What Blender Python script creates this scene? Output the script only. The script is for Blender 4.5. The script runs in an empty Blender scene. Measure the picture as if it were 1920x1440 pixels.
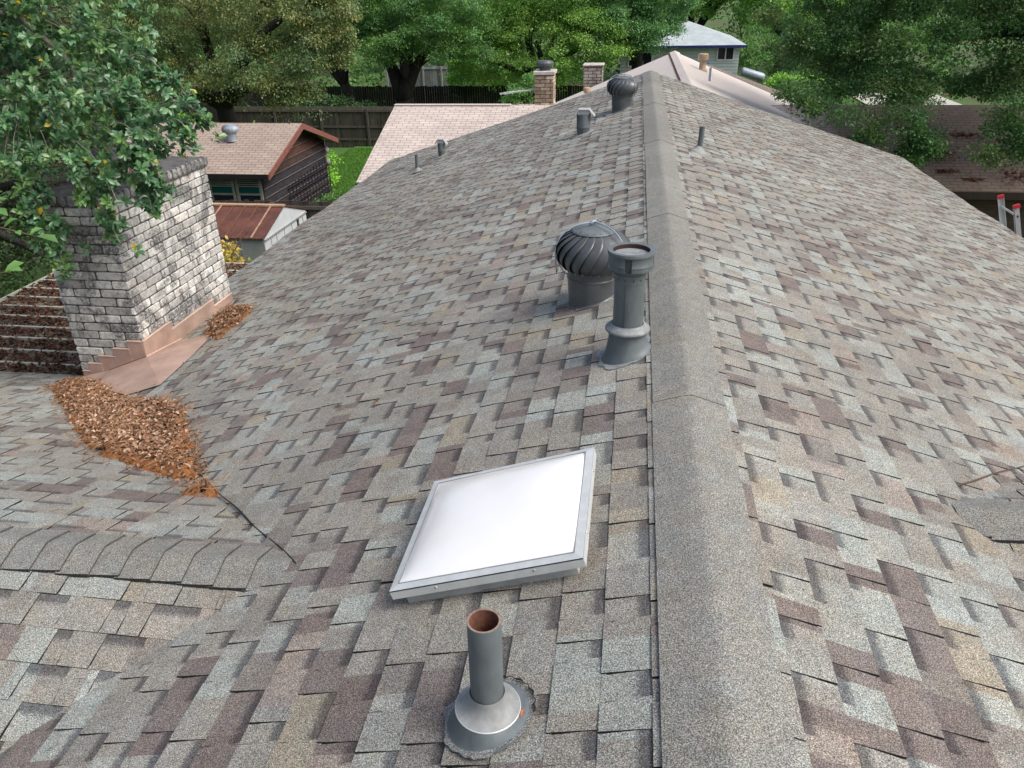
import bpy, math, random
import numpy as np
from mathutils import Vector, Matrix, Euler
random.seed(7)
RNG = np.random.default_rng(11)
SC = bpy.context.scene
COL = SC.collection
R = math.radians

# ------------------------------------------------------------------ camera
# World frame: the ridge crest of the house runs along +Y at x = 0, z = 0; metres.
F_PX, YAW, PITCH, ROLL = 1455.4, 0.1551, 0.4768, -0.0218
cam_d = bpy.data.cameras.new('camera'); cam = bpy.data.objects.new('camera', cam_d); COL.objects.link(cam)
cy, sy, cp, sp = math.cos(YAW), math.sin(YAW), math.cos(PITCH), math.sin(PITCH)
fw = Vector((-sy*cp, cy*cp, -sp)); rt = Vector((cy, sy, 0)); up = rt.cross(fw)
cr, sr = math.cos(ROLL), math.sin(ROLL)
rt2 = cr*rt + sr*up; up2 = -sr*rt + cr*up
m = Matrix((rt2, up2, -fw)).transposed().to_4x4(); m.translation = Vector((-0.3, 0, 1.594))
cam.matrix_world = m
cam_d.sensor_width = 36; cam_d.lens = F_PX*36/1920; cam_d.clip_end = 2000; cam_d.clip_start = 0.05
SC.camera = cam

# ------------------------------------------------------------------ light
SUN_DIR = Vector((0.58, -0.16, 0.80)).normalized()
world = bpy.data.worlds.new('World'); SC.world = world; world.use_nodes = True
wn = world.node_tree.nodes; wl = world.node_tree.links
sky = wn.new('ShaderNodeTexSky'); sky.sky_type = 'NISHITA'; sky.sun_disc = False
sky.sun_elevation = math.asin(SUN_DIR.z); sky.sun_rotation = math.atan2(SUN_DIR.x, SUN_DIR.y)
sky.dust_density = 6.0; sky.air_density = 1.0; sky.ozone_density = 1.0
wl.new(sky.outputs[0], wn['Background'].inputs[0]); wn['Background'].inputs[1].default_value = 0.13
sd = bpy.data.lights.new('sun', 'SUN'); so = bpy.data.objects.new('sun', sd); COL.objects.link(so)
sd.energy = 1.5; sd.angle = R(32); sd.color = (1.0, 0.985, 0.95)
so.rotation_euler = SUN_DIR.to_track_quat('Z', 'Y').to_euler()
SC.view_settings.view_transform = 'Standard'; SC.view_settings.look = 'None'
SC.view_settings.gamma = 1; SC.view_settings.exposure = 0.52

# ------------------------------------------------------------------ materials
def mat(name):
    m = bpy.data.materials.new(name); m.use_nodes = True
    return m, m.node_tree.nodes, m.node_tree.links, m.node_tree.nodes['Principled BSDF']
def ramp(n, pts):
    r = n.new('ShaderNodeValToRGB'); e = r.color_ramp.elements
    while len(e) < len(pts): e.new(0.5)
    for k, (p, c) in enumerate(pts):
        e[k].position = p
        e[k].color = (c, c, c, 1) if isinstance(c, (int, float)) else (*c, 1)
    return r
def mult(n, l, a, b, fac=1.0, kind='MULTIPLY'):
    x = n.new('ShaderNodeMix'); x.data_type = 'RGBA'; x.blend_type = kind; x.inputs[0].default_value = fac
    if hasattr(a, 'links'): l.new(a, x.inputs[6])
    else: x.inputs[6].default_value = (*a, 1)
    if hasattr(b, 'links'): l.new(b, x.inputs[7])
    else: x.inputs[7].default_value = (*b, 1)
    return x
def noise(n, l, scale, detail=3, rough=0.6, stretch=None, dist=0):
    tc = n.new('ShaderNodeTexCoord'); t = n.new('ShaderNodeTexNoise')
    t.inputs['Scale'].default_value = scale; t.inputs['Detail'].default_value = detail
    t.inputs['Roughness'].default_value = rough; t.inputs['Distortion'].default_value = dist
    if stretch:
        mp = n.new('ShaderNodeMapping'); mp.inputs['Scale'].default_value = stretch
        l.new(tc.outputs['Object'], mp.inputs[0]); l.new(mp.outputs[0], t.inputs['Vector'])
    else: l.new(tc.outputs['Object'], t.inputs['Vector'])
    return t
def bump(n, l, b, src, strength=0.3, dist=0.002):
    x = n.new('ShaderNodeBump'); x.inputs['Strength'].default_value = strength; x.inputs['Distance'].default_value = dist
    l.new(src, x.inputs['Height']); l.new(x.outputs[0], b.inputs['Normal'])
def plain(name, c, rough=0.6, metal=0.0, ns=6, var=0.25, bmp=0.0, attr=False, stretch=None, spec=0.4):
    m, n, l, b = mat(name)
    t = noise(n, l, ns, 5, 0.65, stretch); r = ramp(n, [(0.3, 1-var), (0.7, 1+var)])
    l.new(t.outputs[0], r.inputs[0])
    src = c
    if attr:
        a = n.new('ShaderNodeAttribute'); a.attribute_name = 'Col'; src = a.outputs['Color']
    x = mult(n, l, src, r.outputs[0]); l.new(x.outputs[2], b.inputs['Base Color'])
    b.inputs['Roughness'].default_value = rough; b.inputs['Metallic'].default_value = metal
    b.inputs['Specular IOR Level'].default_value = spec
    if bmp: bump(n, l, b, t.outputs[0], bmp, 0.01)
    return m
def granule_mat(name, attr=True, col=(0.2, 0.19, 0.17)):
    m, n, l, b = mat(name)
    if attr:
        a = n.new('ShaderNodeAttribute'); a.attribute_name = 'Col'; base = a.outputs['Color']
    else: base = col
    t = noise(n, l, 285, 2, 0.75); r = ramp(n, [(0.33, 0.22), (0.5, 0.92), (0.64, 2.2)])
    l.new(t.outputs[0], r.inputs[0]); x = mult(n, l, base, r.outputs[0])
    tc = n.new('ShaderNodeTexCoord'); v = n.new('ShaderNodeTexVoronoi'); v.inputs['Scale'].default_value = 300
    l.new(tc.outputs['Object'], v.inputs['Vector'])
    hs = n.new('ShaderNodeHueSaturation'); hs.inputs['Saturation'].default_value = 0.22; hs.inputs['Value'].default_value = 1.35
    l.new(v.outputs['Color'], hs.inputs['Color'])
    x2 = mult(n, l, x.outputs[2], hs.outputs[0], 0.55)
    # weathering: broad soft drift of tone and faint streaks
    t2 = noise(n, l, 0.55, 4, 0.6); r2 = ramp(n, [(0.3, 0.86), (0.7, 1.1)]); l.new(t2.outputs[0], r2.inputs[0])
    x3 = mult(n, l, x2.outputs[2], r2.outputs[0])
    t4 = noise(n, l, 14, 4, 0.7); r4 = ramp(n, [(0.35, 0.88), (0.65, 1.08)]); l.new(t4.outputs[0], r4.inputs[0])
    x3 = mult(n, l, x3.outputs[2], r4.outputs[0])
    t5 = noise(n, l, 6.5, 3, 0.6); r5 = ramp(n, [(0.35, (1.03, 0.997, 0.955)), (0.65, (0.97, 1.002, 1.025))]); l.new(t5.outputs[0], r5.inputs[0])
    x3 = mult(n, l, x3.outputs[2], r5.outputs[0])
    t6 = noise(n, l, 1.4, 6, 0.8, (1, 1, 1), 1.2); r6 = ramp(n, [(0.62, 1.0), (0.78, 0.72)]); l.new(t6.outputs[0], r6.inputs[0])
    x3 = mult(n, l, x3.outputs[2], r6.outputs[0])
    out = x3.outputs[2]
    if attr:
        uv = n.new('ShaderNodeUVMap'); s = n.new('ShaderNodeSeparateXYZ'); l.new(uv.outputs[0], s.inputs[0])
        t3 = noise(n, l, 90, 2); ad = n.new('ShaderNodeMath'); ad.operation = 'MULTIPLY_ADD'
        l.new(t3.outputs[0], ad.inputs[0]); ad.inputs[1].default_value = 0.25; l.new(s.outputs[1], ad.inputs[2])
        mr = n.new('ShaderNodeMapRange'); mr.interpolation_type = 'SMOOTHSTEP'
        mr.inputs['From Min'].default_value = 0.30; mr.inputs['From Max'].default_value = 0.52
        mr.inputs['To Min'].default_value = 1.0; mr.inputs['To Max'].default_value = 0.0
        l.new(ad.outputs[0], mr.inputs['Value'])
        mu = n.new('ShaderNodeMath'); mu.operation = 'MULTIPLY'; l.new(mr.outputs[0], mu.inputs[0]); l.new(s.outputs[0], mu.inputs[1])
        x4 = mult(n, l, out, (0.42, 0.42, 0.46)); l.new(mu.outputs[0], x4.inputs[0]); out = x4.outputs[2]
    l.new(out, b.inputs['Base Color']); b.inputs['Roughness'].default_value = 0.85
    b.inputs['Specular IOR Level'].default_value = 0.35
    bump(n, l, b, t.outputs[0], 0.35, 0.0015)
    return m
def three_tab_mat(name, axis_map, c1, c2, dark, scale=1.0, oak_shade=False, course=0.14, tab=0.31):
    # asphalt three-tab pattern on a roof far enough away that relief reads as line only
    m, n, l, b = mat(name)
    uv = n.new('ShaderNodeUVMap'); br = n.new('ShaderNodeTexBrick')
    l.new(uv.outputs[0], br.inputs['Vector'])
    br.inputs['Color1'].default_value = (*c1, 1); br.inputs['Color2'].default_value = (*c2, 1); br.inputs['Mortar'].default_value = (*dark, 1)
    br.inputs['Scale'].default_value = 1.0; br.inputs['Brick Width'].default_value = tab; br.inputs['Row Height'].default_value = course
    br.inputs['Mortar Size'].default_value = 0.010; br.inputs['Mortar Smooth'].default_value = 0.3; br.inputs['Bias'].default_value = 0.0
    t = noise(n, l, 1.6, 5, 0.7); r = ramp(n, [(0.3, 0.84), (0.7, 1.12)]); l.new(t.outputs[0], r.inputs[0])
    x = mult(n, l, br.outputs[0], r.outputs[0])
    if oak_shade:   # the oak's shade painted in as a patchy darker brown, with some leaf dirt
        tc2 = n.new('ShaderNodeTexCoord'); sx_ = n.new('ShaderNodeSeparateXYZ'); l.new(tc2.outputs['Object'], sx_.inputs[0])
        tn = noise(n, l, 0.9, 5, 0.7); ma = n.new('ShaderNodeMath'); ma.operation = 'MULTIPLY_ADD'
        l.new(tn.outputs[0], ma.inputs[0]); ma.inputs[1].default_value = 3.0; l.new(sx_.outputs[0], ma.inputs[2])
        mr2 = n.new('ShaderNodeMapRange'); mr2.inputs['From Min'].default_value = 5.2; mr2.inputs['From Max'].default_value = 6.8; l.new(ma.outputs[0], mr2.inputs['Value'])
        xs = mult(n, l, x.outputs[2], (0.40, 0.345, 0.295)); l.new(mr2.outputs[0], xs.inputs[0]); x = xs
    t2 = noise(n, l, 60, 2); r2 = ramp(n, [(0.3, 0.85), (0.7, 1.15)]); l.new(t2.outputs[0], r2.inputs[0])
    x = mult(n, l, x.outputs[2], r2.outputs[0])
    l.new(x.outputs[2], b.inputs['Base Color']); b.inputs['Roughness'].default_value = 0.9
    bp = n.new('ShaderNodeBump'); bp.inputs['Strength'].default_value = 0.5; bp.inputs['Distance'].default_value = 0.01; bp.invert = True
    l.new(br.outputs['Fac'], bp.inputs['Height']); l.new(bp.outputs[0], b.inputs['Normal'])
    return m
def leaf_mat(name, trans=0.28, rough=0.42, spec=0.35):
    m, n, l, b = mat(name)
    a = n.new('ShaderNodeAttribute'); a.attribute_name = 'Col'
    l.new(a.outputs['Color'], b.inputs['Base Color']); b.inputs['Roughness'].default_value = rough
    b.inputs['Specular IOR Level'].default_value = spec
    tr = n.new('ShaderNodeBsdfTranslucent'); x = mult(n, l, a.outputs['Color'], (1.3, 1.6, 0.7)); l.new(x.outputs[2], tr.inputs[0])
    ms = n.new('ShaderNodeMixShader'); ms.inputs[0].default_value = trans
    l.new(b.outputs[0], ms.inputs[1]); l.new(tr.outputs[0], ms.inputs[2])
    l.new(ms.outputs[0], n['Material Output'].inputs[0])
    return m
def brick_face_mat(name, stain=0.75):
    m, n, l, b = mat(name)
    a = n.new('ShaderNodeAttribute'); a.attribute_name = 'Col'
    t = noise(n, l, 30, 5, 0.75); r = ramp(n, [(0.35, 0.62), (0.55, 1.05), (0.7, 1.25)]); l.new(t.outputs[0], r.inputs[0])
    x = mult(n, l, a.outputs['Color'], r.outputs[0])
    t2 = noise(n, l, 2.9, 5, 0.62, (1, 1, 0.8), 0.8); r2 = ramp(n, [(0.47, 0.0), (0.57, 1.0)]); l.new(t2.outputs[0], r2.inputs[0])
    t3 = noise(n, l, 45, 5, 0.8); r3 = ramp(n, [(0.38, 0.15), (0.55, 1.0)]); l.new(t3.outputs[0], r3.inputs[0])
    mm = n.new('ShaderNodeMath'); mm.operation = 'MULTIPLY'; l.new(r2.outputs[0], mm.inputs[0]); l.new(r3.outputs[0], mm.inputs[1])
    m2 = n.new('ShaderNodeMath'); m2.operation = 'MULTIPLY'; l.new(mm.outputs[0], m2.inputs[0]); m2.inputs[1].default_value = stain*1.15
    x2 = mult(n, l, x.outputs[2], (0.035, 0.036, 0.04), 0, 'MIX'); l.new(m2.outputs[0], x2.inputs[0])
    l.new(x2.outputs[2], b.inputs['Base Color']); b.inputs['Roughness'].default_value = 0.9
    bump(n, l, b, t.outputs[0], 0.5, 0.006)
    return m
M = {}
M['shingle'] = granule_mat('laminated_shingle')
M['cap'] = granule_mat('ridge_shingle')
M['asphalt_edge'] = plain('asphalt_edge', (0.02, 0.02, 0.02), 0.9)
M['wall_brick'] = plain('house_wall', (0.22, 0.15, 0.11), 0.9, ns=20)
M['white_paint'] = plain('white_paint', (0.7, 0.7, 0.68), 0.5, var=0.1)
M['alu'] = plain('mill_aluminium', (0.60, 0.63, 0.63), 0.42, 0.3, ns=18, var=0.1)
M['curb'] = plain('galvanized_curb', (0.42, 0.44, 0.43), 0.5, 0.2, ns=14, var=0.2)
M['boot_grey'] = plain('dusty_boot', (0.24, 0.255, 0.255), 0.6, 0.0, ns=30, var=0.2)
M['grey_paint'] = plain('grey_painted_pipe', (0.112, 0.134, 0.142), 0.5, 0.0, ns=14, var=0.26, stretch=(1, 1, .35))
M['grey_paint2'] = plain('sealant_grey', (0.225, 0.245, 0.250), 0.6, 0.0, ns=30, var=0.3, bmp=0.2)
M['dark_metal'] = plain('bronze_grey_metal', (0.100, 0.110, 0.118), 0.36, 0.3, ns=12, var=0.2)
M['galv'] = plain('galvanized', (0.30, 0.35, 0.41), 0.5, 0.25, ns=10, var=0.2)
M['rust'] = plain('rust_inside', (0.16, 0.07, 0.045), 0.9, ns=30, var=0.5)
M['rivet'] = plain('rivet', (0.6, 0.6, 0.6), 0.3, 0.8)
M['copper'] = plain('tan_flashing', (0.43, 0.305, 0.250), 0.48, 0.15, ns=5, var=0.22, bmp=0.05)
M['copper_lit'] = plain('flashing_lip_lit', (0.62, 0.47, 0.38), 0.5, 0.1, ns=5, var=0.15)  # lighter copy of the flashing colour, light along its edges painted in
M['brick'] = brick_face_mat('whitewashed_brick')
M['brick_far'] = brick_face_mat('buff_brick', 0.5)
M['mortar'] = plain('mortar', (0.075, 0.075, 0.072), 0.95, ns=40, var=0.35, bmp=0.3)
M['cement'] = plain('sooty_cement', (0.085, 0.085, 0.088), 0.9, ns=9, var=0.4, bmp=0.3)
M['leaf'] = leaf_mat('leaf')
M['leaf_gloss'] = leaf_mat('glossy_leaf', 0.22, 0.33, 0.5)
M['dry_leaf'] = leaf_mat('dry_leaf', 0.10, 0.8, 0.15)
M['debris'] = plain('orange_catkin_mat', (0.225, 0.092, 0.032), 0.95, ns=55, var=0.5, bmp=0.8)
M['bark'] = plain('bark', (0.085, 0.07, 0.055), 0.95, ns=9, var=0.45, bmp=0.6, stretch=(1, 1, 0.25))
M['bark_dark'] = plain('dark_bark', (0.030, 0.026, 0.022), 0.95, ns=9, var=0.4, bmp=0.6, stretch=(1, 1, 0.25))
M['twig'] = plain('twig', (0.10, 0.065, 0.045), 0.9, ns=40)
M['greytwig'] = plain('pale_twig', (0.22, 0.20, 0.165), 0.9, ns=30)
M['slat'] = plain('patio_slat', (0.42, 0.41, 0.33), 0.7, ns=5, var=0.2)
M['wood_fence'] = plain('weathered_fence', (0, 0, 0), 0.95, ns=7, var=0.3, attr=True, stretch=(1, 1, 0.2), bmp=0.2)
M['siding'] = plain('weathered_siding', (0, 0, 0), 0.9, ns=6, var=0.5, attr=True, stretch=(0.4, 0.4, 2.0))
M['trim_red'] = plain('red_trim', (0.23, 0.095, 0.075), 0.6, ns=8, var=0.2)
M['dark'] = plain('dark_void', (0.012, 0.012, 0.012), 0.9)
M['green_paint'] = plain('green_panel', (0.0, 0.085, 0.07), 0.5, ns=5, var=0.15)
M['louver'] = plain('pale_louver', (0.30, 0.29, 0.25), 0.6, ns=6, var=0.2)
M['shed_roof'] = plain('brown_metal_roof', (0.115, 0.048, 0.034), 0.55, ns=2.5, var=0.4)
M['shed_rib'] = plain('tan_rib', (0.36, 0.23, 0.16), 0.6, ns=6)
M['shed_wall'] = plain('white_metal_wall', (0.58, 0.62, 0.66), 0.45, ns=4, var=0.08)
M['shed_wall_grey'] = plain('grey_metal_wall', (0.28, 0.30, 0.285), 0.5, ns=4, var=0.1)
M['tan_roof'] = three_tab_mat('tan_three_tab', None, (0.54, 0.48, 0.44), (0.47, 0.405, 0.37), (0.22, 0.165, 0.14), oak_shade=True)
M['shed_tab'] = three_tab_mat('shed_three_tab', None, (0.37, 0.30, 0.255), (0.315, 0.25, 0.21), (0.115, 0.08, 0.065))
M['brown_roof'] = three_tab_mat('brown_three_tab', None, (0.20, 0.165, 0.145), (0.15, 0.125, 0.11), (0.06, 0.05, 0.045))
M['blue_roof'] = three_tab_mat('blue_grey_three_tab', None, (0.42, 0.48, 0.50), (0.37, 0.43, 0.45), (0.26, 0.31, 0.33))
M['tan_cap'] = plain('tan_cap', (0.55, 0.50, 0.46), 0.9, ns=30, var=0.2)
M['brown_wall'] = three_tab_mat('brown_brick_wall', None, (0.115, 0.075, 0.055), (0.085, 0.055, 0.04), (0.06, 0.05, 0.045), course=0.08, tab=0.24)
M['blue_wall'] = plain('pale_green_siding', (0.52, 0.60, 0.58), 0.7, ns=3, var=0.06)
M['navy'] = plain('navy_fascia', (0.02, 0.03, 0.13), 0.5)
M['glass'] = plain('dark_window', (0.02, 0.025, 0.035), 0.12, ns=2)
M['flat_roof'] = plain('grey_flat_roof', (0.40, 0.42, 0.44), 0.7, ns=2, var=0.15)
M['red_plastic'] = plain('red_end_cap', (0.42, 0.03, 0.04), 0.4, ns=5, var=0.05)
M['ladder'] = plain('ladder_aluminium', (0.60, 0.62, 0.64), 0.4, 0.55, ns=9, var=0.1)
M['concrete'] = plain('pale_concrete', (0.42, 0.41, 0.38), 0.9, ns=3, var=0.15)
M['tan_paint'] = plain('tan_painted_vent', (0.42, 0.31, 0.20), 0.6, ns=10)
def dome_mat():
    m, n, l, b = mat('milky_acrylic')
    t = noise(n, l, 3.0, 4, 0.6); r = ramp(n, [(0.25, (0.74, 0.75, 0.74)), (0.45, (0.80, 0.81, 0.81)), (0.75, (0.84, 0.85, 0.85))]); l.new(t.outputs[0], r.inputs[0])
    l.new(r.outputs[0], b.inputs['Base Color']); b.inputs['Roughness'].default_value = 0.12
    b.inputs['Subsurface Weight'].default_value = 0.3; b.inputs['Subsurface Radius'].default_value = (0.05, 0.05, 0.05)
    b.inputs['Coat Weight'].default_value = 0.6; b.inputs['Coat Roughness'].default_value = 0.08
    return m
M['dome'] = dome_mat()
def ground_mat():
    m, n, l, b = mat('yard_ground')
    t = noise(n, l, 0.25, 6, 0.7); r = ramp(n, [(0.42, (0.045, 0.13, 0.018)), (0.55, (0.06, 0.085, 0.025)), (0.62, (0.085, 0.055, 0.032))]); l.new(t.outputs[0], r.inputs[0])
    t2 = noise(n, l, 25, 4, 0.8); r2 = ramp(n, [(0.3, 0.6), (0.7, 1.4)]); l.new(t2.outputs[0], r2.inputs[0])
    x = mult(n, l, r.outputs[0], r2.outputs[0]); l.new(x.outputs[2], b.inputs['Base Color']); b.inputs['Roughness'].default_value = 1
    return m
M['ground'] = ground_mat()
M['lawn'] = plain('lawn', (0.055, 0.155, 0.02), 0.95, ns=3, var=0.3)

# ------------------------------------------------------------------ mesh helpers
def mk(name, V, F, material, parent=None, smooth=False, col=None, uv=None, mats=None, midx=None):
    me = bpy.data.meshes.new(name)
    if isinstance(F, np.ndarray):
        V = np.asarray(V, np.float32); nf, k = F.shape
        me.vertices.add(len(V)); me.vertices.foreach_set('co', V.ravel())
        me.loops.add(nf*k); me.loops.foreach_set('vertex_index', F.astype(np.int32).ravel())
        me.polygons.add(nf); me.polygons.foreach_set('loop_start', np.arange(0, nf*k, k, dtype=np.int32))
        me.update(calc_edges=True)
    else:
        me.from_pydata([tuple(v) for v in V], [], [tuple(f) for f in F]); me.update()
    if col is not None:
        a = me.attributes.new('Col', 'FLOAT_COLOR', 'FACE'); c = np.ones((len(me.polygons), 4), np.float32); c[:, :3] = np.asarray(col, np.float32).reshape(-1, 3)
        a.data.foreach_set('color', c.ravel())
    if uv is not None:
        u = me.uv_layers.new(name='UVMap'); u.data.foreach_set('uv', np.asarray(uv, np.float32).ravel())
    for x in (mats or [material]): me.materials.append(x)
    if midx is not None: me.polygons.foreach_set('material_index', np.asarray(midx, np.int32))
    if smooth: me.polygons.foreach_set('use_smooth', np.ones(len(me.polygons), bool))
    o = bpy.data.objects.new(name, me); COL.objects.link(o)
    if parent: o.parent = parent
    return o
def thing(name, label, cat, loc=(0, 0, 0), rz=0, group=None):
    o = bpy.data.objects.new(name, None); COL.objects.link(o); o.location = loc; o.rotation_euler = (0, 0, rz)
    o.empty_display_size = 0.2
    o['label'] = label; o['category'] = cat
    if group: o['group'] = group
    return o
def tag(o, label, cat, group=None, kind=None):
    if label: o['label'] = label
    if cat: o['category'] = cat
    if group: o['group'] = group
    if kind: o['kind'] = kind
    return o
class B:
    """collects simple shapes into one mesh"""
    def __init__(s): s.V = []; s.F = []; s.C = []
    def add(s, V, F, c=(1, 1, 1)):
        k = len(s.V); s.V += [tuple(v) for v in V]; s.F += [tuple(i+k for i in f) for f in F]; s.C += [c]*len(F)
    def box(s, a, b, c=(1, 1, 1), M4=None, bev=0):
        x0, y0, z0 = a; x1, y1, z1 = b
        V = [Vector(q) for q in [(x0,y0,z0),(x1,y0,z0),(x1,y1,z0),(x0,y1,z0),(x0,y0,z1),(x1,y0,z1),(x1,y1,z1),(x0,y1,z1)]]
        if M4 is not None: V = [M4 @ v for v in V]
        s.add(V, [(0,3,2,1),(4,5,6,7),(0,1,5,4),(1,2,6,5),(2,3,7,6),(3,0,4,7)], c)
    def obox(s, P, U, Vv, N, du, dv, dn, c=(1, 1, 1)):
        """box from corner P along three vectors"""
        P = Vector(P); a = Vector(U)*du; b = Vector(Vv)*dv; d = Vector(N)*dn
        V = [P, P+a, P+a+b, P+b, P+d, P+a+d, P+a+b+d, P+b+d]
        s.add(V, [(0,3,2,1),(4,5,6,7),(0,1,5,4),(1,2,6,5),(2,3,7,6),(3,0,4,7)], c)
    def lathe(s, prof, n=32, c=(1, 1, 1), origin=(0, 0, 0), a0=0, a1=2*math.pi, shear=None):
        full = abs(a1-a0-2*math.pi) < 1e-6; m = n if full else n+1; V = []
        for r, z in prof:
            for k in range(m):
                a = a0+(a1-a0)*k/n; x = r*math.cos(a); y = r*math.sin(a); zz = z
                if shear: zz = shear(x, y, z)
                V.append((origin[0]+x, origin[1]+y, origin[2]+zz))
        F = []
        for i in range(len(prof)-1):
            for k in range(n):
                k2 = (k+1) % m
                F.append((i*m+k, i*m+k2, (i+1)*m+k2, (i+1)*m+k))
        s.add(V, F, c)
    def disc(s, r, z, n=32, c=(1, 1, 1), origin=(0, 0, 0)):
        s.add([(origin[0]+r*math.cos(2*math.pi*k/n), origin[1]+r*math.sin(2*math.pi*k/n), origin[2]+z) for k in range(n)], [tuple(range(n))], c)
    def tube(s, pts, rad, n=6, c=(1, 1, 1)):
        pts = [Vector(p) for p in pts]; rr = rad if isinstance(rad, (list, tuple)) else [rad]*len(pts)
        V = []; up0 = Vector((0, 0, 1))
        for i, p in enumerate(pts):
            t = (pts[min(i+1, len(pts)-1)]-pts[max(i-1, 0)]).normalized()
            a = t.cross(up0 if abs(t.z) < 0.95 else Vector((1, 0, 0))).normalized(); b = t.cross(a)
            for k in range(n):
                th = 2*math.pi*k/n; V.append(p+(a*math.cos(th)+b*math.sin(th))*rr[i])
        F = [(i*n+k, i*n+(k+1) % n, (i+1)*n+(k+1) % n, (i+1)*n+k) for i in range(len(pts)-1) for k in range(n)]
        F += [tuple(range(n))[::-1], tuple((len(pts)-1)*n+k for k in range(n))]
        s.add(V, F, c)
    def make(s, name, material, parent=None, smooth=False, col=False, bevel=0, auto=False):
        o = mk(name, s.V, s.F, material, parent, smooth, s.C if col else None)
        if bevel:
            b = o.modifiers.new('bevel', 'BEVEL'); b.width = bevel; b.segments = 2; b.limit_method = 'ANGLE'
        return o
def smooth_by_angle(o, ang=40):
    me = o.data
    try: me.set_sharp_from_angle(angle=R(ang))
    except Exception: pass
    me.polygons.foreach_set('use_smooth', np.ones(len(me.polygons), bool))
    return o

# ------------------------------------------------------------------ setting: ground
S = 0.327
NL = math.sqrt(1+S*S)
def gz(x, y):
    t = np.clip(np.asarray(y, float)/20.0, 0, 1)
    return -4.4-1.2*t
gx = np.concatenate([np.linspace(-400, -60, 12), np.linspace(-50, 50, 101), np.linspace(60, 400, 12)])
gy = np.concatenate([np.linspace(-300, -20, 10), np.linspace(-15, 80, 96), np.linspace(90, 600, 14)])
GX, GY = np.meshgrid(gx, gy); GZ = gz(GX, GY)+0.05*np.sin(GX*0.7)*np.cos(GY*0.6)*(np.abs(GX) < 60)
V = np.stack([GX, GY, GZ], -1).reshape(-1, 3); nx = len(gx); ny = len(gy)
ii, jj = np.meshgrid(np.arange(nx-1), np.arange(ny-1)); a = (jj*nx+ii).ravel()
g = mk('ground', V, np.stack([a, a+1, a+nx+1, a+nx], -1), M['ground'], smooth=True); g['kind'] = 'structure'
lb = B()
for i in range(8):
    for j in range(18):
        x0 = -14+i*1.0; y0 = 20.5+j*1.0
        lb.add([(x0, y0, gz(0, y0)+.06), (x0+1, y0, gz(0, y0)+.06), (x0+1, y0+1, gz(0, y0+1)+.06), (x0, y0+1, gz(0, y0+1)+.06)], [(0, 1, 2, 3)])
o = lb.make('lawn', M['lawn']); o['kind'] = 'structure'
def grass_patch(name, x0, x1, y0, y1, n, label):
    P = np.stack([RNG.uniform(x0, x1, n), RNG.uniform(y0, y1, n)], -1)
    z = gz(P[:, 0], P[:, 1])+.03; h = RNG.uniform(.05, .13, n); th = RNG.uniform(0, 2*np.pi, n)
    d = np.stack([np.cos(th), np.sin(th)], -1)*.012; ln = RNG.normal(0, .035, (n, 2))
    a = np.c_[P-d, z]; b = np.c_[P+d, z]; c = np.c_[P+ln, z+h]
    V = np.stack([a, b, c], 1).reshape(-1, 3); F = np.arange(3*n).reshape(-1, 3)
    cc = np.array([.06, .17, .02])*RNG.uniform(.7, 1.4, (n, 1))*np.array([1, 1, 1])
    cc[:, 0] *= RNG.uniform(.8, 1.8, n)
    return tag(mk(name, V, F, M['leaf'], col=cc), label, 'grass', kind='stuff')
grass_patch('grass', -14, -6.5, 20.6, 38, 90000, 'mown green lawn between the shed and the back fence')
grass_patch('grass', -16, -8.7, 6.0, 14, 40000, 'shaded grass beside the slatted patio cover')
rd = B(); rd.add([(14.0, 51, -5.52), (19.5, 51, -5.52), (19.5, 59, -5.52), (14.0, 59, -5.52)], [(0, 1, 2, 3)])
o = rd.make('road', M['concrete']); o['kind'] = 'structure'

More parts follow.
